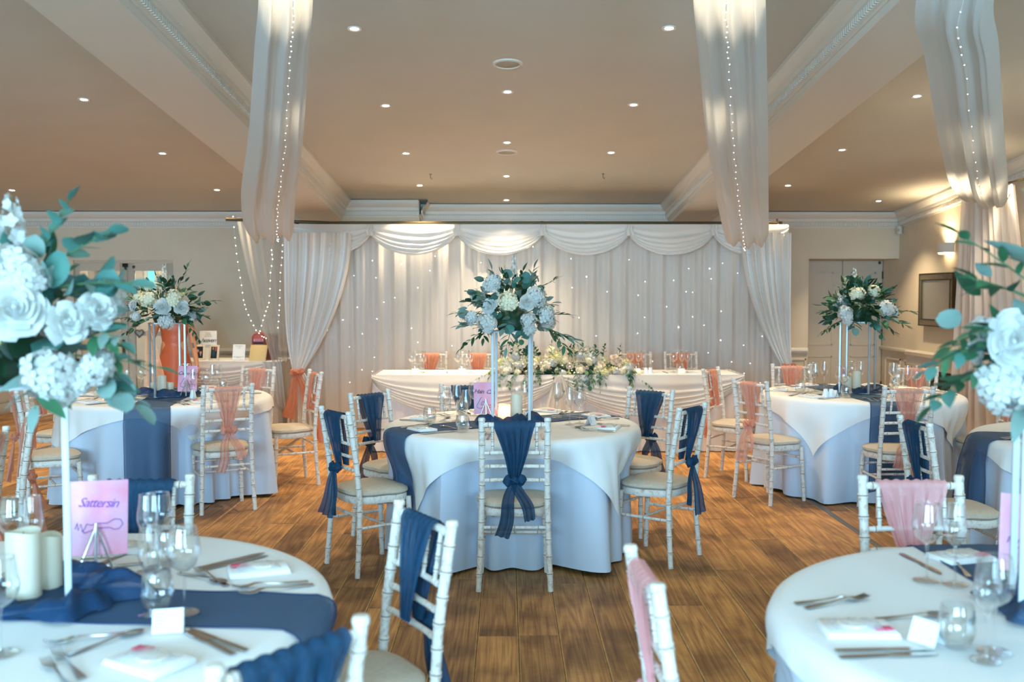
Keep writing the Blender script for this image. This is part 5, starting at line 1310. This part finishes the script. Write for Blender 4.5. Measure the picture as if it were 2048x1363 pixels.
for k in range(4): x = -.0095 + k * .00633; strip(mb, [(x, .06, .004, .0021), (x, .08, .003, .0018), (x, .105, .010, .001)])
FORK = mb.mesh('fork', 'steel')
mb = MB(); strip(mb, [(0, -.11, .001, .008), (0, -.09, .001, .0085), (0, .0, .002, .006)]); KH = mb.mesh('handle', 'steel')
mb = MB(); strip(mb, [(0, .0, .0015, .0065), (.001, .02, .001, .009), (.001, .08, .001, .0095), (.003, .105, .001, .006), (.005, .115, .001, .001)]); KB = mb.mesh('blade', 'steel')
mb = MB(); strip(mb, [(0, -.10, .001, .0085), (0, -.085, .001, .0085), (0, -.02, .004, .0035), (0, .035, .008, .003)])
mb.grid(lambda u, v: ((u - .5) * 2 * .020 * math.sin(PI * (.06 + .94 * v * .98)) ** .6, .035 + .062 * v, .006 - .0055 * (1 - (2 * u - 1) ** 2) * math.sin(PI * v)), 8, 10); SPOON = mb.mesh('spoon', 'steel')
mb = MB()
for k in range(3): mb.bbox(-.085 + .002 * k, .085 - .001 * k, -.058 + .002 * k, .058, .0045 * k, .0045 * (k + 1) - .0006, .002)
NAP = mb.mesh('napkin', 'napkin')
mb = MB(); mb.lathe([(.001, 0), (.034, 0), (.036, .003), (.034, .007), (.001, .008)], 20); BIS = mb.mesh('biscuit', 'biscuit')
mb = MB(); mb.grid(lambda u, v: ((u - .5) * .12, (v - .5) * .085, .0008 + .012 * (max(0, math.sin(PI * u) * math.sin(PI * v))) ** .5 + .002 * math.sin(u * 21 + v * 13)), 12, 8); BAG = mb.mesh('bag', 'bag')
mb = MB(); mb.bbox(-.022, .022, -.014, .014, 0, .0015, .0005); TAG = mb.mesh('tag', 'tag')
mb = MB(); hw = .035; mb.add([(-hw, -.022, 0), (hw, -.022, 0), (hw, 0, .052), (-hw, 0, .052), (-hw, .022, 0), (hw, .022, 0), (hw, .0006, .0528), (-hw, .0006, .0528)], [(0, 1, 2, 3), (5, 4, 7, 6), (3, 2, 6, 7)]); TENT = mb.mesh('card_fold', 'white', False)
mb = MB(); mb.lathe([(.026, 0), (.0265, .003), (.016, .058), (.0155, .062), (.012, .063), (.001, .063)], 20, cap=False); mb.lathe([(.001, 0), (.026, 0)], 20); SHAK = mb.mesh('shaker', 'cream')
def glass_thing(kind, x, y, label, group):
    t = thing({'w': 'wine_glass', 'f': 'champagne_glass'}[kind], label, 'glass', (x, y, Z + .001), (0, 0, R.uniform(0, 6)), group)
    for n_, me in (WINE if kind == 'w' else FLUTE): obj(n_, me, t)
def tumbler(x, y, label, group): thing('tumbler', label, 'glass', (x, y, Z + .001), me=TUMB, group=group)
def cutlery(kind, x, y, ang, label, group):
    z = Z + .001
    if kind == 'fork': thing('fork', label, 'fork', (x, y, z), (0, 0, ang), group, FORK)
    elif kind == 'spoon': thing('spoon', label, 'spoon', (x, y, z), (0, 0, ang), group, SPOON)
    else:
        t = thing('knife', label, 'knife', (x, y, z), (0, 0, ang), group); obj('handle', KH, t); obj('blade', KB, t)
def napkin(x, y, ang, label, group): thing('folded_napkin', 'folded white paper napkin ' + label, 'napkin', (x, y, Z + .0005), (0, 0, ang), group + ' napkins', NAP)
def favour(x, y, ang, label, group):
    t = thing('biscuit_favour', 'bagged biscuit with pink tag ' + label, 'wedding favour', (x, y, Z + .0145), (0, 0, ang), group + ' biscuit favours')
    obj('biscuit', BIS, t, (.012, 0, .0012)); obj('bag', BAG, t); obj('tag', TAG, t, (-.052, .026, .003), (0, 0, .15))
def tent(x, y, ang, label, group, lines=True):
    t = thing('place_card', 'small white place card ' + label, 'card', (x, y, Z + .001), (0, 0, ang), group + ' place cards'); obj('card_fold', TENT, t)
    if lines:
        mb = MB()
        for k, wl in enumerate((.022, .018, .024, .020, .012)):
            zz = .042 - k * .007; yy = -.022 * (1 - zz / .052) - .0006; dy_ = .0016 * .022 / .052
            mb.add([(-.030, yy, zz), (-.030 + wl, yy, zz), (-.030 + wl, yy + dy_, zz + .0018), (-.030, yy + dy_, zz + .0018)], [(0, 1, 2, 3)])
        obj('printed_lines', mb.mesh('printed_lines', 'grey', False), t)
def setting(key, deg, where, group, items='nfkswtgc', rr=None, r0=.60):
    """one place laid at the table edge; deg is measured from the table centre"""
    cx, cy = TABLES[key]; a = math.radians(deg); o = Vector((math.cos(a), math.sin(a))); rt = Vector((-math.sin(a), math.cos(a))); face = a + PI / 2
    rr = random.Random(int(deg * 7) + len(where))
    def P(rad, lat): q = Vector((cx, cy)) + o * (rad + rr.uniform(-.008, .008)) + rt * (lat + rr.uniform(-.006, .006)); return q.x, q.y
    def A(e=.12): return face + rr.uniform(-e, e)
    if 'n' in items: x, y = P(r0 + .02, 0); an = A(.2); napkin(x, y, an, where, group); favour(x, y, an + rr.uniform(-.3, .3), where, group)
    if 'f' in items:
        x, y = P(r0, -.135); cutlery('fork', x, y, A(), 'outer fork ' + where, group + ' forks'); x, y = P(r0 - .01, -.175 + .07); x, y = P(r0 - .02, -.168); cutlery('fork', x, y, A(), 'inner fork ' + where, group + ' forks')
    if 'k' in items:
        x, y = P(r0, .13); cutlery('knife', x, y, A(.08), 'inner knife ' + where, group + ' knives'); x, y = P(r0 - .005, .16); cutlery('knife', x, y, A(.08), 'outer knife ' + where, group + ' knives')
    if 's' in items: x, y = P(r0 - .15, .01); cutlery('spoon', x, y, face + PI / 2 + rr.uniform(-.3, .3), 'dessert spoon ' + where, group + ' spoons')
    if 'w' in items: x, y = P(r0 - .20, .13); glass_thing('w', x, y, 'empty wine glass ' + where, group + ' glasses')
    if 'g' in items: x, y = P(r0 - .25, .05); glass_thing('f', x, y, 'empty narrow champagne glass ' + where, group + ' glasses')
    if 't' in items: x, y = P(r0 - .14, .20); tumbler(x, y, 'empty stemless tumbler ' + where, group + ' glasses')
    if 'c' in items: x, y = P(r0 - .12, .095); tent(x, y, A(.3), where, group)
g = 'centre table'
for deg, w_, it in ((-90, 'in front of the chair seen from behind at the centre table', 'fkc'), (-148, 'before the nearer left chair of the centre table', 'nfksgt'), (158, 'before the farther left chair of the centre table', 'nfkswgt'), (108, 'beside the pink sign on the centre table', 'nfkwt'), (29, 'before the farther right chair of the centre table', 'nfkswg'), (-24, 'before the nearer right chair of the centre table', 'nfkswgc'), (68, 'at the back of the centre table behind the candles', 'nfkwg')):
    setting('c', deg, w_, g, it)
g = 'left coral table'
for deg, w_, it in ((-48, 'before the chair seen from behind at the left coral table', 'nfkswgc'), (-132, 'left of the runner on the left coral table', 'nfkswgtc'), (170, 'by the white pole on the left coral table', 'nfkt'), (28, 'at the right side of the left coral table', 'nfkwgt'), (75, 'behind the pink sign of the left coral table', 'nfkwg'), (120, 'at the back left of the left coral table', 'nfkwg')):
    setting('l', deg, w_, g, it)
g = 'right coral table'
for deg, w_, it in ((-145, 'before the fully seen chair of the right coral table', 'nfkswgtc'), (-88, 'before the chair seen from behind at the right coral table', 'nfkswc'), (-30, 'at the right front of the right coral table', 'nfkwg'), (15, 'at the right side of the right coral table', 'nfkwgt'), (62, 'before the lattice grille on the right coral table', 'nfkwg'), (115, 'at the back of the right coral table', 'nfkwg'), (160, 'at the left back of the right coral table', 'nfkwgt')):
    setting('r', deg, w_, g, it)
setting('re', 195, 'on the table cut by the right edge', 'right edge table', 'nfk')
for (x, y, nm) in ((1051, 845, 'left one of the pair on the centre table'), (1063, 845, 'right one of the pair on the centre table'), (386, 797, 'on the left coral table beside the pink sign'), (1651, 795, 'left one of the pair on the right coral table'), (1662, 795, 'right one of the pair on the right coral table')):
    p = on(x, y, TH); thing('salt_shaker', 'white conical shaker, ' + nm, 'shaker', (p.x, p.y, Z + .002), me=SHAK, group='white conical shakers')

# the two tables nearest the camera, piece by piece
def cut(kind, a, b, label):   # lying from handle end a to tip b
    p, q = on(a[0], a[1], TH + .004), on(b[0], b[1], TH + .004); m_ = (p + q) / 2; cutlery(kind, m_.x, m_.y, math.atan2(q.y - p.y, q.x - p.x) - PI / 2, label, 'cutlery nearest the camera')
gl, gg = 'lower left table', 'glasses nearest the camera'
cut('knife', (395, 1137), (526, 1106), 'upper knife beside the rear napkin of the lower left table'); cut('knife', (402, 1141), (530, 1112), 'lower knife beside the rear napkin of the lower left table')
cut('fork', (600, 1165), (484, 1176), 'upper fork near the rim of the lower left table'); cut('fork', (608, 1172), (500, 1188), 'lower fork near the rim of the lower left table')
cut('spoon', (380, 1151), (432, 1163), 'spoon between wine glass and rear napkin on the lower left table'); cut('fork', (455, 1172), (394, 1141), 'fork crossing the spoon on the lower left table')
cut('knife', (464, 1307), (372, 1264), 'left knife beside the place card on the lower left table'); cut('knife', (486, 1299), (385, 1262), 'right knife beside the place card on the lower left table')
cut('fork', (255, 1266), (117, 1287), 'upper fork left of the place card on the lower left table'); cut('spoon', (140, 1310), (285, 1262), 'long spoon left of the place card on the lower left table')
cut('fork', (150, 1385), (88, 1322), 'left fork of the pair at the bottom edge of the lower left table'); cut('fork', (170, 1362), (108, 1300), 'right fork of the pair at the bottom edge of the lower left table')
cut('knife', (185, 1135), (272, 1097), 'knife under the pink sign on the lower left table'); cut('spoon', (245, 1131), (182, 1138), 'spoon under the pink sign on the lower left table')
for x, y, an, w_ in ((517, 1138, .35, 'near the right rim of the lower left table'), (298, 1322, -.55, 'in front of the place card on the lower left table'), (243, 1095, .1, 'behind the glasses of the lower left table')):
    p = on(x, y, TH + .01); napkin(p.x, p.y, an, w_, gl); favour(p.x, p.y, an, w_, gl)
p = on(337, 1264, TH); tent(p.x, p.y, .22, 'before the stemless tumbler on the lower left table', gl)
for k, x, y, w_ in (('w', 369, 1229, 'empty wine glass right of the tumbler on the lower left table'), ('f', 302, 1232, 'empty narrow glass behind the tumbler on the lower left table'), ('f', 297, 1146, 'empty narrow glass farther back on the lower left table'), ('w', 318, 1137, 'empty wine glass farthest back on the lower left table'), ('w', 2, 1312, 'empty wine glass cut by the left edge of the lower left table'), ('w', 30, 1150, 'empty wine glass behind the tall candle on the lower left table'), ('f', 68, 1150, 'empty narrow glass behind the short candle on the lower left table')):
    p = on(x, y, TH); glass_thing(k, p.x, p.y, w_, gg)
for x, y, w_ in ((315, 1222, 'stemless tumbler behind the place card on the lower left table'), (334, 1128, 'stemless tumbler farther back between the wine glasses of the lower left table')):
    p = on(x, y, TH); tumbler(p.x, p.y, w_, gg)
gl = 'lower right table'
cut('fork', (1583, 1208), (1736, 1196), 'upper fork of the pair on the lower right table'); cut('fork', (1590, 1220), (1752, 1194), 'lower fork of the pair on the lower right table')
cut('knife', (1665, 1302), (1868, 1298), 'upper knife of the pair on the lower right table'); cut('knife', (1680, 1315), (1868, 1308), 'lower knife of the pair on the lower right table')
cut('spoon', (1795, 1236), (1858, 1232), 'spoon behind the place card on the lower right table'); cut('knife', (1795, 1104), (1893, 1152), 'knife beside the runner on the lower right table'); cut('spoon', (1945, 1160), (1895, 1112), 'spoon on the runner of the lower right table')
for x, y, an, w_ in ((1715, 1257, -.05, 'between forks and knives on the lower right table'), (1922, 1113, .3, 'on the runner of the lower right table')):
    p = on(x, y, TH + .01); napkin(p.x, p.y, an, w_, gl); favour(p.x, p.y, an + PI, w_, gl)
p = on(1853, 1288, TH); tent(p.x, p.y, -1.0, 'beside the stemless tumbler on the lower right table', gl, False)
for k, x, y, w_ in (('w', 1853, 1164, 'empty wine glass left of the narrow one on the lower right table'), ('f', 1909, 1172, 'empty narrow glass behind the runner edge on the lower right table'), ('w', 1988, 1308, 'empty wine glass closest to the right edge on the lower right table'), ('f', 1972, 1325, 'empty narrow glass in front of the wine glass at the right edge')):
    p = on(x, y, TH); glass_thing(k, p.x, p.y, w_, gg)
p = on(1913, 1296, TH); tumbler(p.x, p.y, 'stemless tumbler beside the place card on the lower right table', gg)
# top table ware
for i, (x, w_) in enumerate(((822, 'at the top table end nearest the gift table'), (915, 'at the top table left of the garland'), (1262, 'at the top table beside the garland end'), (1350, 'at the top table end nearest the panelled door'))):
    px_, py_ = at(x, 740, 10.05).x, 10.05; Z0 = Z; Z = .757
    glass_thing('w', px_, py_ + .1, 'empty wine glass ' + w_, 'top table glasses'); glass_thing('f', px_ + .09, py_ + .12, 'empty narrow glass ' + w_, 'top table glasses'); glass_thing('f', px_ + .13, py_ + .02, 'empty champagne glass ' + w_, 'top table glasses')
    tumbler(px_ + .045, py_ - .03, 'empty stemless tumbler ' + w_, 'top table glasses'); napkin(px_ + .22, py_ + .1, .1, w_, 'top table'); tent(px_ + .05, py_ - .08, PI, w_, 'top table', False)
    cutlery('knife', px_ + .36, py_ + .08, .1, 'steel knife ' + w_, 'top table cutlery'); Z = Z0
for x, w_ in ((1292, 'left one of the pair on the top table'), (1301, 'right one of the pair on the top table')):
    thing('salt_shaker', 'white conical shaker, ' + w_, 'shaker', (at(x, 745, 9.95).x, 9.95, .757), me=SHAK, group='white conical shakers')

# ------------------------------------------------------------------ gift table things
GZ = .757
def gobj(x0, x1, y0, y1, d): a = at(x0, y1, d); b = at(x1, y0, d); return a, b
t = thing('memorial_sign', 'white sign reading heaven in black script, standing behind the photo frames', 'sign', (at(416, 700, 12.25).x, 12.25, GZ), (-.06, 0, 0))
mb = MB(); mb.bbox(-.105, .105, -.003, .003, 0, .345, .001); obj('board', mb.mesh('board', 'white'), t)
text('lettering', 'heaven', .075, 'black', t, (0, -.004, .205), shear=.55, space=.85)
for z, s_, n_ in ((.325, 'BECAUSE', 7), (.305, 'SOMEONE', 7), (.285, 'WE LOVE IS IN', 12), (.17, 'THERE IS A LITTLE BIT OF', 20), (.152, 'HEAVEN IN OUR HOME', 16)): text('small_lettering', s_, .014, 'grey', t, (0, -.004, z - .01))
mb = MB(); mb.bbox(-.05, .05, .0, .09, 0, .012, .002); mb.tube([(0, .003, .15), (0, .09, .01)], .004); obj('foot', mb.mesh('foot', 'white'), t)
def frame_(px, d, rot, w, h, label, art):
    t = thing('photo_frame', label, 'photo frame', (at(px, 720, d).x, d, GZ), (-.16, 0, rot), 'framed photographs on the gift table'); f = .022
    mb = MB()
    for a, b, c, e in ((-w / 2, w / 2, 0, f), (-w / 2, w / 2, h - f, h), (-w / 2, -w / 2 + f, f, h - f), (w / 2 - f, w / 2, f, h - f)): mb.bbox(a, b, -.008, .008, c, e, .002)
    obj('frame', mb.mesh('frame', 'wax'), t)
    mb = MB(); mb.box(-w / 2 + f, w / 2 - f, -.002, .004, f, h - f); ph_ = obj('photograph', mb.mesh('photograph', art[0], False), t)
    for (cx, cz, rx, rz, m_) in art[1]:
        mb = MB(); mb.add([(cx * w + rx * w * math.cos(k * PI / 8), -.0032, cz * h + rz * h * math.sin(k * PI / 8)) for k in range(16)], [tuple(range(16))]); obj('printed_shape', mb.mesh('printed_shape', m_, False), ph_)
    mb = MB(); mb.tube([(0, .006, h * .55), (0, .09, .004)], .006); obj('strut', mb.mesh('strut', 'black'), t)
frame_(398, 12.05, .05, .135, .185, 'cream photo frame showing two people in dark suits', ('photo1', [(-.12, .60, .09, .10, 'face'), (-.12, .36, .15, .16, 'black'), (.14, .48, .10, .10, 'face'), (.15, .26, .12, .14, 'black'), (.13, .34, .03, .08, 'white')]))
frame_(427, 12.0, -.35, .135, .185, 'cream photo frame showing a couple in teal and red', ('photo1', [(-.05, .5, .17, .28, 'photo2'), (-.12, .76, .09, .09, 'face'), (.18, .74, .13, .15, 'red'), (.14, .79, .08, .08, 'face')]))
t = thing('info_sheet', 'white printed sheet leaning in a stand between photo frames and postbox', 'sign', (at(477, 720, 12.05).x, 12.05, GZ), (-.18, 0, -.12))
mb = MB(); mb.bbox(-.078, .078, -.0015, .0015, 0, .19, .0006); obj('sheet', mb.mesh('sheet', 'white'), t)
for z, s_ in ((.165, 'WELCOME TO'), (.145, 'our day'), (.035, 'please share your photos'), (.025, 'thank you')): text('lettering', s_, .013, 'grey', t, (0, -.002, z))
mb = MB(); mb.tube([(0, .003, .12), (0, .08, .004)], .004); mb.bbox(-.06, .06, -.012, .012, 0, .006, .001); obj('stand', mb.mesh('stand', 'white'), t)
t = thing('guest_book', 'buff covered book propped against the red postbox', 'book', (at(513, 727, 11.86).x, 11.88, GZ), (-.42, 0, -.12))
mb = MB(); mb.bbox(-.10, .10, .003, .014, .002, .20, .001); obj('pages', mb.mesh('pages', 'white'), t); mb = MB(); mb.bbox(-.104, .104, -.001, .003, 0, .205, .001); mb.bbox(-.104, .104, .014, .018, 0, .205, .001); obj('cover', mb.mesh('cover', 'buff'), t)
t = thing('toy_postbox', 'red wooden postbox with rounded top and black slot behind the buff book', 'post box', (at(519, 720, 12.12).x, 12.12, GZ), (0, 0, .05))
def arch(w, h, y0, y1, mb, mi=0):
    n = 16; pr = [(-w, 0)] + [(w * math.cos(PI - k * PI / n), h - w * .8 + w * .8 * math.sin(k * PI / n)) for k in range(n + 1)] + [(w, 0)]
    vs = [(x, y0, z) for x, z in pr] + [(x, y1, z) for x, z in pr]; m_ = len(pr)
    mb.add(vs, [tuple(range(m_ - 1, -1, -1))[::-1], tuple(range(m_, 2 * m_))[::-1]] + [(i, m_ + i, m_ + (i + 1) % m_, (i + 1) % m_) for i in range(m_)], mi)
mb = MB(); arch(.082, .335, -.05, .05, mb); obj('box_body', mb.mesh('box_body', 'red'), t)
mb = MB(); 
for k in range(0, 13):
    a0 = PI - k * PI / 12; mb.box(.068 * math.cos(a0) - .004, .068 * math.cos(a0) + .004, -.056, -.05, .262 + .054 * math.sin(a0) - .004, .262 + .054 * math.sin(a0) + .004)
mb.box(-.072, -.064, -.056, -.05, .02, .262); mb.box(.064, .072, -.056, -.05, .02, .262); mb.box(-.064, .064, -.053, -.05, .215, .222)
obj('raised_frame', mb.mesh('raised_frame', 'rust'), t)
mb = MB(); mb.box(-.058, .058, -.0535, -.05, .225, .252); obj('label_plate', mb.mesh('label_plate', 'pinkcard', False), t)
text('lettering', 'POST ME', .022, 'black', t, (0, -.0545, .231)); mb = MB(); mb.box(-.058, .058, -.054, -.05, .192, .212); obj('slot', mb.mesh('slot', 'black', False), t)
text('lettering', 'S', .062, 'black', t, (-.033, -.052, .118)); text('lettering', 'T', .062, 'black', t, (.033, -.052, .118))
mb = MB(); mb.add([((.014 if k % 2 == 0 else .019) * math.cos(k * PI / 8), -.054, .138 + (.014 if k % 2 == 0 else .019) * math.sin(k * PI / 8)) for k in range(16)], [tuple(range(16))]); obj('flower_mark', mb.mesh('flower_mark', 'black', False), t)
t = thing('wooden_box', 'tall rust brown wooden box standing right of the red postbox', 'box', (at(543, 720, 12.1).x, 12.1, GZ), (0, 0, -.12))
mb = MB(); mb.bbox(-.062, .062, -.06, .06, 0, .30, .003); obj('box_body', mb.mesh('box_body', 'rust'), t); mb = MB(); mb.bbox(-.066, .066, -.064, .064, .296, .306, .002)
for k in range(4): mb.ball((-.02 + .02 * k, -.05, .312), (.012, .01, .008), 6, 4)
obj('lid', mb.mesh('lid', 'rust'), t); text('lettering', 'Cards\nand\nWishes', .034, 'dark', t, (0, -.0608, .22), shear=.35)
p = at(278, 666, YB + .04); t = thing('hanging_heart', 'small grey woven heart hanging on the glazed door', 'ornament', (p.x, YB + .05, p.z))
mb = MB(); hp = [(.055 * (math.sin(a) ** 3), 0, .0034 * (13 * math.cos(a) - 5 * math.cos(2 * a) - 2 * math.cos(3 * a) - math.cos(4 * a))) for a in [2 * PI * k / 28 for k in range(29)]]; mb.tube(hp, .011, 6); obj('heart', mb.mesh('heart', 'grey'), t)
mb = MB(); mb.tube([(0, 0, .02), (0, 0, .16)], .0015, 4); obj('cord', mb.mesh('cord', 'grey'), t)

# ------------------------------------------------------------------ the woman at the gift table
def skinned(name, verts, edges, radii, m, parent, root=0, sub=2):
    me = bpy.data.meshes.new(name); me.from_pydata([Vector(v) for v in verts], edges, []); me.materials.append(M[m]); o = bpy.data.objects.new(name, me); C.objects.link(o)
    if parent: o.parent = parent
    md = o.modifiers.new('skin', 'SKIN'); md.use_smooth_shade = True
    for i, r in enumerate(radii):
        s = me.skin_vertices[0].data[i]; s.radius = (r, r) if not hasattr(r, '__len__') else r; s.use_root = i == root
    sb = o.modifiers.new('sub', 'SUBSURF'); sb.levels = sub; sb.render_levels = sub
    return o
px_, pd = at(348, 640, 11.15).x, 11.15
w_ = thing('person', 'woman in a strapless rust satin dress behind the left coral table, head hidden by flowers', 'person', (px_, pd, 0), (0, 0, .10))
V = [(0, 0, .93), (0, 0, 1.08), (0, .01, 1.24), (0, .01, 1.33), (0, .0, 1.40),            # pelvis .. neck
     (-.15, .01, 1.32), (-.20, -.02, 1.18), (-.235, -.05, 1.05), (-.225, -.16, 1.10), (-.215, -.22, 1.14),      # picture-left arm, bent, hand forward
     (.15, .01, 1.32), (.185, .0, 1.17), (.20, -.01, 1.04), (.235, -.06, .90), (.262, -.10, .775), (.268, -.12, .74),
     (-.09, 0, .86), (-.09, -.01, .48), (-.09, .01, .09), (-.09, -.10, .035), (.09, 0, .86), (.09, -.01, .48), (.09, .01, .09), (.09, -.10, .035), (0, -.01, 1.47)]
Eg = [(0, 1), (1, 2), (2, 3), (3, 4), (3, 5), (5, 6), (6, 7), (7, 8), (8, 9), (3, 10), (10, 11), (11, 12), (12, 13), (13, 14), (14, 15), (0, 16), (16, 17), (17, 18), (18, 19), (0, 20), (20, 21), (21, 22), (22, 23), (4, 24)]
Rd = [(.15, .11), (.125, .095), (.14, .10), (.075, .065), .045, .052, .045, .038, .030, .024, .052, .046, .038, .032, .024, .026, .085, .055, .036, .028, .085, .055, .036, .028, .05]
body = skinned('body', V, Eg, Rd, 'skin', w_)
mb = MB(); mb.ball((0, -.01, 1.53), (.074, .088, .105), 18, 14); mb.ball((0, -.098, 1.52), (.011, .014, .02), 8, 6); mb.ball((-.076, 0, 1.525), (.01, .018, .028), 8, 6); mb.ball((.076, 0, 1.525), (.01, .018, .028), 8, 6); obj('head', mb.mesh('head', 'skin'), w_)
for sx in (-1, 1):
    mb = MB(); mb.ball((sx * .028, -.088, 1.54), (.011, .006, .007), 8, 6); obj('eye', mb.mesh('eye', 'white'), w_); mb = MB(); mb.ball((sx * .028, -.093, 1.54), (.005, .003, .005), 8, 6); obj('iris', mb.mesh('iris', 'hair'), w_)
mb = MB(); mb.ball((0, -.088, 1.478), (.022, .008, .007), 10, 6); obj('mouth', mb.mesh('mouth', 'tag'), w_)
mb = MB(); mb.grid(lambda u, v: ((.086 + .01 * v) * math.cos(PI * (-.12 + 1.24 * u)), .012 + (.10 - .02 * v) * math.sin(PI * (-.12 + 1.24 * u)), 1.60 - .30 * v), 20, 10); mb.ball((0, .012, 1.565), (.086, .095, .088), 16, 8); obj('hair', mb.mesh('hair', 'hair'), w_)
def fingers(parent, wrist, d, side, curl):
    d = Vector(d).normalized(); side = Vector(side).normalized(); nrm = d.cross(side)
    for k, (off, L) in enumerate(((-.027, .060), (-.009, .068), (.009, .064), (.026, .050))):
        b = Vector(wrist) + side * off + d * .062; q = b + d * (L * .5); e = q + (d * math.cos(curl) + nrm * math.sin(curl)) * (L * .5)
        skinned('finger', [b - d * .02, b, q, e], [(0, 1), (1, 2), (2, 3)], [.009, .0085, .008, .0065], 'skin', parent, 0, 1)
    b = Vector(wrist) + side * -.022 + d * .02; skinned('thumb', [b, b - side * .022 + d * .02, b - side * .03 + d * .045], [(0, 1), (1, 2)], [.011, .010, .008], 'skin', parent, 0, 1)
    skinned('palm', [Vector(wrist), Vector(wrist) + d * .035, Vector(wrist) + d * .07], [(0, 1), (1, 2)], [(.026, .018), (.036, .016), (.036, .013)], 'skin', parent, 0, 1)
fingers(w_, (.268, -.12, .745), (.15, -.25, -.9), (0, -1, .25), .5)
fingers(w_, (-.213, -.225, 1.14), (.35, -.6, .3), (0, -.3, -1), 1.2)
def dress(u, v):
    a = 2 * PI * u; z = 1.245 - 1.12 * v + .012 * math.sin(2 * a) * (1 - min(1, v * 5))
    if v < .22: q = v / .22; rx = .162 - .035 * q; ry = .125 - .02 * q
    elif v < .40: q = (v - .22) / .18; rx = .127 + .05 * q; ry = .105 + .04 * q
    else: q = (v - .40) / .60; rx = .177 + .12 * q; ry = .145 + .13 * q
    f = 1 + (.05 * math.sin(a * 7) + .03 * math.sin(a * 13 + 1)) * max(0, v - .2) * 1.6 + (.015 * math.sin(v * 60 + 3 * math.sin(a)) if v < .2 else 0)
    return (rx * f * math.cos(a), ry * f * math.sin(a), z)
mb = MB(); mb.grid(dress, 72, 40, True); obj('dress', mb.mesh('dress', 'dress'), w_)
mb = MB(); mb.tube([(.19 * 1.0 - .02 + .045 * math.cos(a), -.005 + .05 * math.sin(a), 1.20) for a in [k * 2 * PI / 14 for k in range(15)]], .006, 6); obj('arm_band', mb.mesh('arm_band', 'dress'), w_)
for z0, x0 in ((.97, .222), (1.0, .215), (.93, .235)):
    mb = MB(); mb.ball((x0, -.072, z0), (.014, .004, .016), 8, 5); obj('tattoo', mb.mesh('tattoo', 'grey'), w_)
t = thing('peach_gauze_cloth', 'long peach gauze cloth held up by the woman in rust', 'cloth', (px_ - .19, pd - .28, 0))
mb = MB(); mb.grid(lambda u, v: ((u - .5) * (.05 + .28 * v ** .8) + .02 + .10 * v, -.02 - .018 * pleat(u, 16, v), 1.16 - .98 * v), 30, 16); obj('gauze', mb.mesh('gauze', 'veil'), t)
